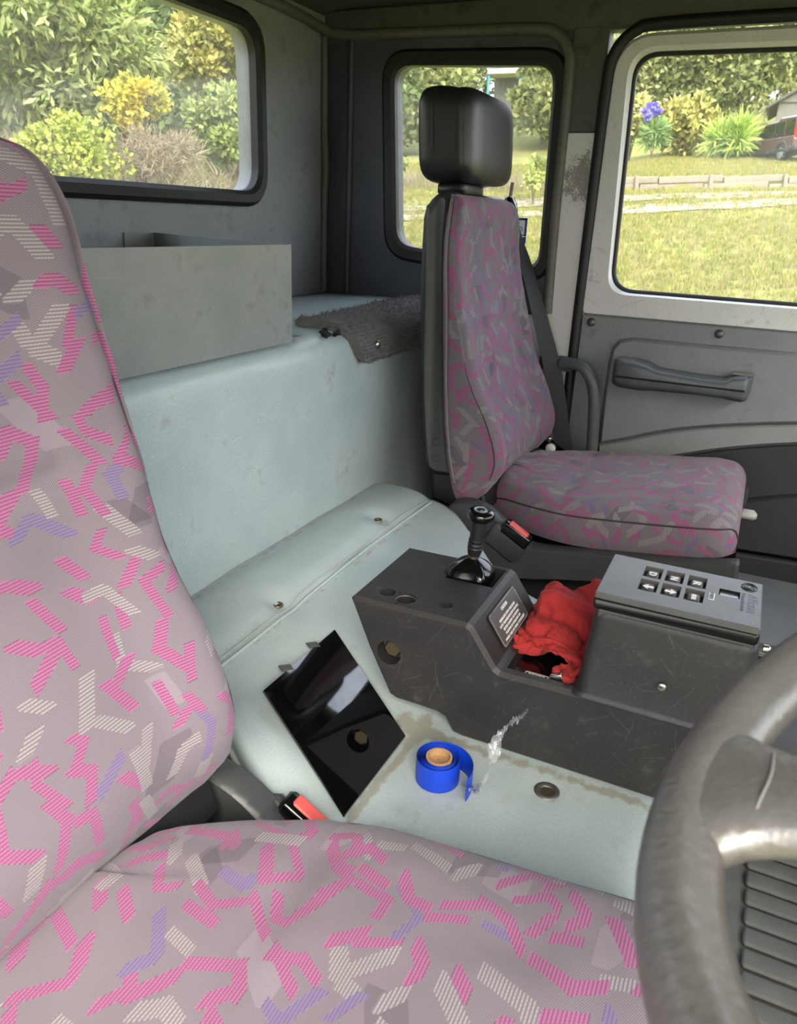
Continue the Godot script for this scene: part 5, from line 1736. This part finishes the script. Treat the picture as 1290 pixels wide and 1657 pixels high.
func build_outside() -> void:
	ground_noise = noise(2, 0.5, 3)
	var rows := []
	for k in 181:
		var z := lerpf(40.0, -100.0, k / 180.0)
		var row := PackedVector3Array()
		for j in 121: 
			var x := lerpf(-60.0, 55.0, j / 120.0)
			row.append(Vector3(x, ground(x, z) - (0.02 if absf(z) < 3 else 0.0), z))
		rows.append(row)
	var g := Geo.new()
	g.grid(rows, false, false, false, true)
	struct(g, "floor_lawn", mats.lawn)
	# two pale wheel ruts
	for k in 2:
		rows = []
		for j in 41:
			var x := lerpf(-22.0, 14.0, j / 40.0)
			var zc := -(28.3 + 0.46 * x + k * 2.1)
			var row := PackedVector3Array()
			for q in 5:
				var z := zc + (q / 4.0 - 0.5) * 1.25 + 0.1 * sin(x * 1.7 + q)
				row.append(Vector3(x, ground(x, z) + 0.035, z))
			rows.append(row)
		g = Geo.new()
		g.grid(rows)
		struct(g, "floor_track", mats.gravel)
	build_grass()
	build_timber()
	build_plants()
	build_car()
	build_houses()

func build_grass() -> void:
	# blades of the lawn: uncountable, one object
	var g := Geo.new()
	var rg := RandomNumberGenerator.new()
	rg.seed = 100
	for k in 5:
		var a := rg.randf() * TAU
		var p := Vector3(rg.randf_range(-0.06, 0.06), 0, rg.randf_range(-0.06, 0.06))
		var s := Vector3(cos(a), 0, sin(a)) * 0.012
		var tip := p + Vector3(rg.randf_range(-0.05, 0.05), rg.randf_range(0.06, 0.12), rg.randf_range(-0.05, 0.05))
		var i0 := g.v.size()
		g.add(p - s); g.add(p + s); g.add(tip)
		g.tri(i0, i0 + 1, i0 + 2)
	var mm := MultiMesh.new()
	mm.transform_format = MultiMesh.TRANSFORM_3D
	mm.use_colors = true
	mm.mesh = g.mesh()
	var cols := [Color(0.19, 0.22, 0.04), Color(0.24, 0.24, 0.06), Color(0.28, 0.25, 0.09), Color(0.16, 0.19, 0.04), Color(0.29, 0.25, 0.12)]
	var n := 42000
	mm.instance_count = n
	for k in n:
		var d := 8.0 + 36.0 * pow(rg.randf(), 0.9)
		var x := rg.randf_range(-0.62, 0.16) * d
		var p := Vector3(x, ground(x, -d), -d)
		mm.set_instance_transform(k, Transform3D(Basis(Vector3.UP, rg.randf() * TAU).scaled(Vector3.ONE * rg.randf_range(0.7, 1.5)), p))
		mm.set_instance_color(k, cols[rg.randi() % 5])
	var o := MultiMeshInstance3D.new()
	o.multimesh = mm
	o.material_override = mats.leaf
	o.name = "lawn_grass"
	add_child(o)
	tag(o, "short yellow-green grass covering the sloping lawn", "grass", "", "stuff")
	# tall dry stalks on the bank behind the cab
	g = Geo.new()
	for k in 9:
		var a := rg.randf() * TAU
		var p := Vector3(rg.randf_range(-0.1, 0.1), 0, rg.randf_range(-0.1, 0.1))
		var s := Vector3(cos(a), 0, sin(a)) * 0.008
		var m1 := p + Vector3(rg.randf_range(-0.1, 0.1), rg.randf_range(0.2, 0.3), rg.randf_range(-0.1, 0.1))
		var tip := m1 + Vector3(rg.randf_range(-0.2, 0.2), rg.randf_range(0.02, 0.2), rg.randf_range(-0.2, 0.2))
		var i0 := g.v.size()
		g.add(p - s); g.add(p + s); g.add(m1 + s); g.add(m1 - s); g.add(tip)
		g.quad(i0, i0 + 1, i0 + 2, i0 + 3); g.tri(i0 + 3, i0 + 2, i0 + 4)
	mm = MultiMesh.new()
	mm.transform_format = MultiMesh.TRANSFORM_3D
	mm.use_colors = true
	mm.mesh = g.mesh()
	cols = [Color(0.30, 0.25, 0.17), Color(0.34, 0.30, 0.20), Color(0.26, 0.21, 0.16), Color(0.31, 0.29, 0.15), Color(0.22, 0.24, 0.10)]
	n = 5200
	mm.instance_count = n
	for k in n:
		var x := -rg.randf_range(4.6, 8.6)
		var z := rg.randf_range(-10.5, 1.0)
		if k % 4 == 0:
			var d := rg.randf_range(29.0, 33.0)
			x = rg.randf_range(-0.62, -0.20) * d
			z = -d
		mm.set_instance_transform(k, Transform3D(Basis(Vector3.UP, rg.randf() * TAU).scaled(Vector3.ONE * rg.randf_range(0.6, 1.3)), Vector3(x, ground(x, z) - 0.02, z)))
		mm.set_instance_color(k, cols[rg.randi() % 5])
	o = MultiMeshInstance3D.new()
	o.multimesh = mm
	o.material_override = mats.leaf
	o.name = "dry_grass"
	add_child(o)
	tag(o, "tall dry straw-coloured grass on the bank behind the cab", "grass", "", "stuff")

func build_timber() -> void:
	var o := base("timber_wall", Vector3(0, 2.6, -32.75))
	tag(o, "low retaining wall of weathered timber sleepers across the lawn", "retaining wall")
	var rg := RandomNumberGenerator.new()
	rg.seed = 31
	var dir := Vector3(1, 0.085, -0.44).normalized()
	var turn := Basis(Vector3.UP, atan2(0.44, 1.0)) * Basis(Vector3(0, 0, 1), 0.078)
	for row in 2:
		for k in 6:
			var x := -6.0 + k * 2.1 + row * 0.6
			var c := Vector3(x, 0, -wall_line(x) + 0.05)
			c.y = table(HILL, -c.z) + 0.09 + row * 0.235
			put(Geo.new().box(c + Vector3(0, 0, rg.randf_range(-0.03, 0.03)), Vector3(2.26, 0.225, 0.18), 0.02, turn * Basis(Vector3(0, 0, 1), rg.randf_range(-0.01, 0.01))), "sleeper", mats.timber, o)
	for k in 5:
		var x := -5.0 + k * 2.4
		var c := Vector3(x, 0, -wall_line(x) + 0.20)
		c.y = table(HILL, -c.z) + 0.18
		put(Geo.new().box(c, Vector3(0.14, 0.62, 0.10), 0.015, turn), "post", mats.timber, o)

func leaves(g: Geo, rg: RandomNumberGenerator, c: Vector3, r: Vector3, count: int, size: float, slim: float, cols: Array, clumps: int, droop := 0.0) -> void:
	var cl := []
	for k in clumps:
		var d := Vector3(rg.randfn(), rg.randfn(), rg.randfn()).normalized() * pow(rg.randf(), 0.4)
		cl.append([c + d * r * 0.78, rg.randf_range(0.25, 0.45), cols[rg.randi() % cols.size()]])
	for k in count:
		var q = cl[rg.randi() % clumps]
		var d := Vector3(rg.randfn(), rg.randfn(), rg.randfn()).normalized() * pow(rg.randf(), 0.45)
		var p: Vector3 = q[0] + d * r * q[1]
		var ax := (d + Vector3(rg.randfn(), rg.randfn(), rg.randfn()) * 0.6 + Vector3(0, 0.3 - droop, 0)).normalized()
		var sd := ax.cross(Vector3(rg.randfn(), rg.randfn(), rg.randfn())).normalized()
		var l := size * rg.randf_range(0.6, 1.3)
		var w := l * slim
		var nn := ax.cross(sd) * w * 0.35
		var col: Color = (q[2] as Color).lerp(cols[rg.randi() % cols.size()], rg.randf() * 0.7) * rg.randf_range(0.8, 1.2)
		col.a = 1.0
		var i0 := g.v.size()
		g.add(p); g.add(p + ax * l * 0.45 + sd * w + nn); g.add(p + ax * l); g.add(p + ax * l * 0.45 - sd * w + nn)
		for j in 4: g.c.append(col)
		g.tri(i0, i0 + 1, i0 + 2); g.tri(i0, i0 + 2, i0 + 3)

func plant(called: String, label: String, category: String, group: String, u: float, v: float, depth: float, ru: float, rv: float, count: int, size: float, slim: float, cols: Array, clumps: int, seed_: int, droop := 0.0) -> Node3D:
	# (u, v) is where the middle of the crown is seen, ru and rv its half extents there
	var f := 828.5 / tan(deg_to_rad(68.143) * 0.5)
	var c := ray_at(u, v, depth)
	var rx := ru / f * depth
	var ry := rv / f * depth
	var gy := ground(c.x, c.z)
	var o := base(called, Vector3(c.x, gy, c.z))
	tag(o, label, category, group)
	var rg := RandomNumberGenerator.new()
	rg.seed = seed_
	var g := Geo.new()
	leaves(g, rg, c, Vector3(rx, ry, minf(rx, 3.2)), count, size, slim, cols, clumps, droop)
	put(g, "foliage", mats.leaf, o)
	var st := Geo.new()
	var top := maxf(c.y, gy + 0.3)
	for k in 4:
		var a := TAU * k / 4.0 + rg.randf()
		var q := Vector3(cos(a), 0, sin(a)) * rx * 0.55
		st.tube(spline(PackedVector3Array([Vector3(c.x, gy - 0.1, c.z), Vector3(c.x, lerpf(gy, top, 0.45), c.z) + q * 0.25, Vector3(c.x, top + ry * 0.3, c.z) + q]), 4), [0.06, 0.058, 0.055, 0.05, 0.045, 0.04, 0.035, 0.03, 0.02].map(func(w): return w * clampf(ry * 0.5, 0.25, 2.5)), 6)
	put(st, "stem", mats.bark, o)
	return o

func build_plants() -> void:
	var fresh := [Color(0.23, 0.31, 0.09), Color(0.32, 0.38, 0.14), Color(0.17, 0.24, 0.07), Color(0.40, 0.44, 0.20)]
	var dark := [Color(0.09, 0.14, 0.05), Color(0.13, 0.19, 0.07), Color(0.07, 0.11, 0.05), Color(0.17, 0.22, 0.09)]
	var yellow := [Color(0.62, 0.50, 0.06), Color(0.55, 0.47, 0.08), Color(0.30, 0.33, 0.08), Color(0.66, 0.54, 0.10)]
	var lime := [Color(0.36, 0.42, 0.08), Color(0.44, 0.47, 0.11), Color(0.26, 0.33, 0.07)]
	var olive := [Color(0.42, 0.40, 0.12), Color(0.34, 0.34, 0.10), Color(0.52, 0.46, 0.16), Color(0.24, 0.28, 0.09)]
	var gum := [Color(0.17, 0.22, 0.08), Color(0.24, 0.28, 0.11), Color(0.13, 0.17, 0.06), Color(0.29, 0.31, 0.12)]
	var brown := [Color(0.28, 0.23, 0.17), Color(0.33, 0.28, 0.20), Color(0.23, 0.19, 0.14)]
	# behind the rear window
	plant("leafy_tree", "large light green tree with drooping leaves behind the rear window", "tree", "", 105, 60, 7.5, 165, 150, 14000, 0.13, 0.16, fresh, 60, 1, 0.5)
	plant("flowering_bush", "bush in bright yellow flower behind the rear window", "bush", "", 218, 165, 6.8, 54, 48, 3800, 0.045, 0.42, yellow, 30, 2)
	plant("leafy_bush", "lime green leafy bush at the bottom of the rear window", "bush", "", 105, 245, 6.2, 95, 62, 5000, 0.045, 0.42, lime, 34, 3)
	plant("golden_tree", "tree with golden yellow-green crown near the edge of the rear window", "tree", "", 345, 70, 10.0, 95, 75, 7500, 0.09, 0.3, [Color(0.42, 0.40, 0.12), Color(0.50, 0.45, 0.15), Color(0.30, 0.33, 0.11)], 28, 4)
	plant("green_bush", "mid green bush below the golden tree", "bush", "", 375, 205, 9.0, 75, 60, 6000, 0.08, 0.3, [Color(0.24, 0.33, 0.10), Color(0.34, 0.42, 0.14), Color(0.18, 0.25, 0.08)], 24, 5)
	plant("twiggy_bush", "bare brown twiggy bush in the dry grass", "bush", "", 250, 250, 6.6, 75, 38, 4200, 0.10, 0.035, brown, 34, 6)
	var k := 0
	for q in [[-40, 150, 12.5, 170], [120, 170, 12.0, 170], [270, 120, 12.5, 160], [420, 100, 13.5, 150], [560, 130, 15.0, 150], [200, 0, 14.0, 190], [400, -10, 15.0, 160], [-160, 60, 13.0, 190], [20, -100, 14.0, 200], [330, 210, 12.0, 120]]:
		plant("dark_shrub", "dense dark green shrub at the back behind the rear window", "shrub", "dark shrubs behind the rear window", q[0], q[1], q[2], q[3], q[3], 6500, 0.14, 0.3, dark, 46, 20 + k)
		k += 1
	# beyond the lawn
	var far := "leafy green tree beyond the lawn"
	for q in [[560, 120, 54, 120, far], [690, 150, 50, 84, "green tree beside the pale house with the teal balcony"], [725, 90, 66, 110, "tall tree behind the pale house"], [885, 160, 50, 66, "wispy pale tree in front of the pale house"], [930, 90, 64, 110, far], [1040, 110, 58, 100, "leafy tree behind the purple flowers"], [1130, 100, 56, 110, "broad green tree behind the olive-brown bush"], [1215, 90, 54, 100, "dense tree between the olive-brown bush and the shed"], [1330, 70, 62, 130, "tree rising behind the shed"], [1000, 20, 72, 150, far], [1180, 0, 74, 160, far], [700, 20, 78, 150, far], [460, 100, 50, 150, far]]:
		plant("gum_tree", q[4], "tree", "trees beyond the lawn", q[0], q[1], q[2], q[3], q[3] * 0.95, 7500, 0.5, 0.3, gum if k % 3 else [Color(0.22, 0.26, 0.11), Color(0.29, 0.32, 0.14), Color(0.15, 0.19, 0.08)], 40, 20 + k)
		k += 1
	plant("olive_bush", "rounded olive-brown bush on the upper lawn", "bush", "", 1112, 195, 38, 48, 46, 3200, 0.33, 0.28, olive, 26, 61)
	plant("young_bush", "slim yellow-green bush beside the purple flowers", "bush", "", 1026, 195, 38.5, 30, 44, 2000, 0.3, 0.3, [Color(0.40, 0.42, 0.14), Color(0.48, 0.48, 0.20)], 16, 62)
	plant("strappy_plant", "bright green strappy clump next to the parked car", "plant", "", 1180, 220, 36.5, 30, 30, 1600, 0.8, 0.06, [Color(0.36, 0.50, 0.10), Color(0.48, 0.60, 0.16), Color(0.26, 0.40, 0.08)], 10, 63)
	plant("yellow_shrub", "yellow-leaved shrub at the edge of the quarter window", "shrub", "", 652, 195, 50, 22, 26, 1300, 0.34, 0.35, lime, 12, 64)
	plant("sapling", "thin sapling on the lawn seen through the quarter window", "sapling", "", 866, 282, 25, 20, 28, 420, 0.16, 0.3, [Color(0.38, 0.44, 0.14), Color(0.30, 0.36, 0.10)], 9, 65)
	var ag := plant("flower_clump", "clump of tall purple flowers beside the olive bush", "flowers", "", 1058, 222, 37.5, 18, 20, 700, 0.6, 0.06, [Color(0.20, 0.34, 0.12), Color(0.28, 0.42, 0.16)], 8, 66)
	var rg := RandomNumberGenerator.new()
	rg.seed = 5
	for h in [[1047, 178], [1056, 172], [1063, 183], [1052, 190]]:
		var g := Geo.new()
		leaves(g, rg, ray_at(h[0], h[1], 37.2), Vector3(0.26, 0.22, 0.26), 160, 0.14, 0.4, [Color(0.20, 0.18, 0.62), Color(0.30, 0.27, 0.72)], 6)
		put(g, "flower_head", mats.leaf, ag)

func build_car() -> void:
	# dark red four-wheel drive parked on the upper lawn, seen from its rear corner
	var yaw := Basis(Vector3.UP, deg_to_rad(-58.0))   # local +x is the car's tail
	var c := ray_at(1264, 256, 34.6) - yaw * Vector3(1.4, 0, 0.85)
	c.y = ground(ray_at(1264, 256, 34.6).x, ray_at(1264, 256, 34.6).z) - 0.04
	var o := base("parked_car", c)
	tag(o, "dark red four-wheel-drive wagon parked on the upper lawn", "car")
	o.rotation.y = 0.0
	var T := func(x: float, y: float, z: float) -> Transform3D: return Transform3D(yaw, c + yaw * Vector3(x, y, z))
	var sidep := func(a: Array, z0: float, dep: float, m: Material, called: String, bev := 0.03) -> void:
		var g := Geo.new()
		g.prism(V2(a), dep, Transform3D(yaw, c + yaw * Vector3(0, 0, z0)), bev)
		put(g, called, m, o)
	sidep.call([[-2.2, 0.55], [-2.25, 0.95], [-1.2, 1.08], [2.2, 1.08], [2.28, 0.9], [2.28, 0.5], [1.85, 0.45], [-1.9, 0.45]], -0.93, 1.86, mats.car_paint, "lower_body", 0.06)
	sidep.call([[-1.2, 1.06], [-0.45, 1.72], [-0.2, 1.78], [0.6, 1.80], [0.75, 1.92], [2.05, 1.90], [2.22, 1.06]], -0.85, 1.70, mats.car_paint, "cabin", 0.08)
	sidep.call([[-0.95, 1.12], [-0.40, 1.64], [0.42, 1.68], [0.42, 1.12]], 0.845, 0.02, mats.car_glass, "window", 0.004)
	sidep.call([[0.52, 1.12], [0.52, 1.68], [1.2, 1.70], [1.2, 1.12]], 0.845, 0.02, mats.car_glass, "window", 0.004)
	sidep.call([[1.32, 1.12], [1.32, 1.76], [1.98, 1.76], [2.08, 1.12]], 0.845, 0.02, mats.car_glass, "window", 0.004)
	put(Geo.new().box(c + yaw * Vector3(2.16, 1.42, 0), Vector3(0.06, 0.55, 1.35), 0.02, yaw * Basis(Vector3(0, 0, 1), 0.16)), "rear_window", mats.car_glass, o)
	put(Geo.new().box(c + yaw * Vector3(2.28, 0.55, 0), Vector3(0.16, 0.24, 1.84), 0.05, yaw), "bumper", mats.car_trim, o)
	put(Geo.new().box(c + yaw * Vector3(0, 0.5, 0.93), Vector3(4.3, 0.16, 0.06), 0.02, yaw), "side_cladding", mats.car_trim, o)
	for z in [-0.82, 0.82]:
		put(Geo.new().box(c + yaw * Vector3(2.16, 1.22, z), Vector3(0.18, 0.62, 0.16), 0.03, yaw), "tail_lamp", mats.tail_lamp, o)
	for x in [-1.35, 1.4]:
		for z in [-0.85, 0.85]:
			var sgn := signf(z)
			var xf := Transform3D(yaw * Basis(Vector3.RIGHT, PI / 2 * sgn), c + yaw * Vector3(x, 0.37, z - sgn * 0.02))
			var w := put(Geo.new().lathe([[0.30, -0.12], [0.36, -0.10], [0.37, 0.0], [0.36, 0.10], [0.29, 0.125], [0.24, 0.11]], xf, 28), "wheel", mats.tyre, o)
			put(Geo.new().lathe([[0.245, 0.09], [0.235, 0.125], [0.12, 0.11], [0.05, 0.135]], xf, 20), "hub", mats.alloy, w)
			var arch := PackedVector3Array()
			for q in 13:
				var a := PI * q / 12.0
				arch.append(c + yaw * Vector3(x + cos(a) * 0.44, 0.42 + sin(a) * 0.42, sgn * 0.93))
			put(Geo.new().tube(arch, 0.06, 8), "wheel_arch", mats.car_trim, o)

func build_houses() -> void:
	# shed roof behind the car
	var c := ray_at(1315, 200, 44.0)
	c.y = ground(c.x, c.z)
	var o := base("shed", c)
	tag(o, "dark gabled shed behind the parked car", "shed")
	put(Geo.new().box(c + Vector3(1.0, 1.0, -2.5), Vector3(6.0, 2.6, 5.0), 0.03), "walls", mats.house_dark, o)
	for sgn in [-1.0, 1.0]:
		put(Geo.new().box(c + Vector3(1.0 + sgn * 1.75, 3.1, -2.5), Vector3(4.4, 0.14, 5.8), 0.02, Basis(Vector3(0, 0, 1), -sgn * 0.55)), "roof_slope", mats.roofing, o)
	put(Geo.new().prism(V2([[-3.0, 2.25], [3.0, 2.25], [0, 4.05]]), 0.1, Transform3D(Basis(), c + Vector3(1.0, 0, 0.0))), "gable", mats.house_dark, o)
	# house with a teal balcony beyond the trees
	var h := ray_at(812, 168, 56.0)
	h.y = ground(h.x, h.z)
	var b := base("house", h)
	tag(b, "pale house with a teal balcony railing beyond the trees", "house")
	var yb := ray_at(812, 118, 56.0).y
	put(Geo.new().box(Vector3(h.x + 0.4, (h.y + yb) * 0.5 - 0.4, h.z - 4.2), Vector3(3.4, yb - h.y + 0.6, 5.0), 0.05), "lower_storey", mats.house_dark, b)
	put(Geo.new().box(Vector3(h.x + 0.4, yb + 1.7, h.z - 4.6), Vector3(3.4, 3.2, 5.0), 0.05), "upper_storey", mats.house_wall, b)
	put(Geo.new().box(Vector3(h.x, yb, h.z - 1.2), Vector3(2.6, 0.34, 2.4), 0.03), "balcony_slab", mats.house_wall, b)
	for x in [-1.2, 1.2]:
		put(Geo.new().box(Vector3(h.x + x, (h.y + yb) * 0.5, h.z - 0.2), Vector3(0.16, yb - h.y, 0.16), 0.01), "post", mats.teal, b)
	put(Geo.new().box(Vector3(h.x, yb + 1.15, h.z - 0.1), Vector3(2.6, 0.08, 0.08), 0.01), "handrail", mats.teal, b)
	for k in 20:
		put(Geo.new().box(Vector3(h.x - 1.22 + k * 0.1285, yb + 0.65, h.z - 0.1), Vector3(0.06, 0.98, 0.03)), "baluster", mats.teal, b)
	put(Geo.new().box(Vector3(h.x - 0.5, yb + 1.2, h.z - 2.08), Vector3(1.6, 2.0, 0.06), 0.01), "sliding_door", mats.car_glass, b)
	put(Geo.new().box(Vector3(h.x + 0.4, yb + 3.5, h.z - 4.2), Vector3(4.4, 0.3, 6.4), 0.05), "roof", mats.roofing, b)
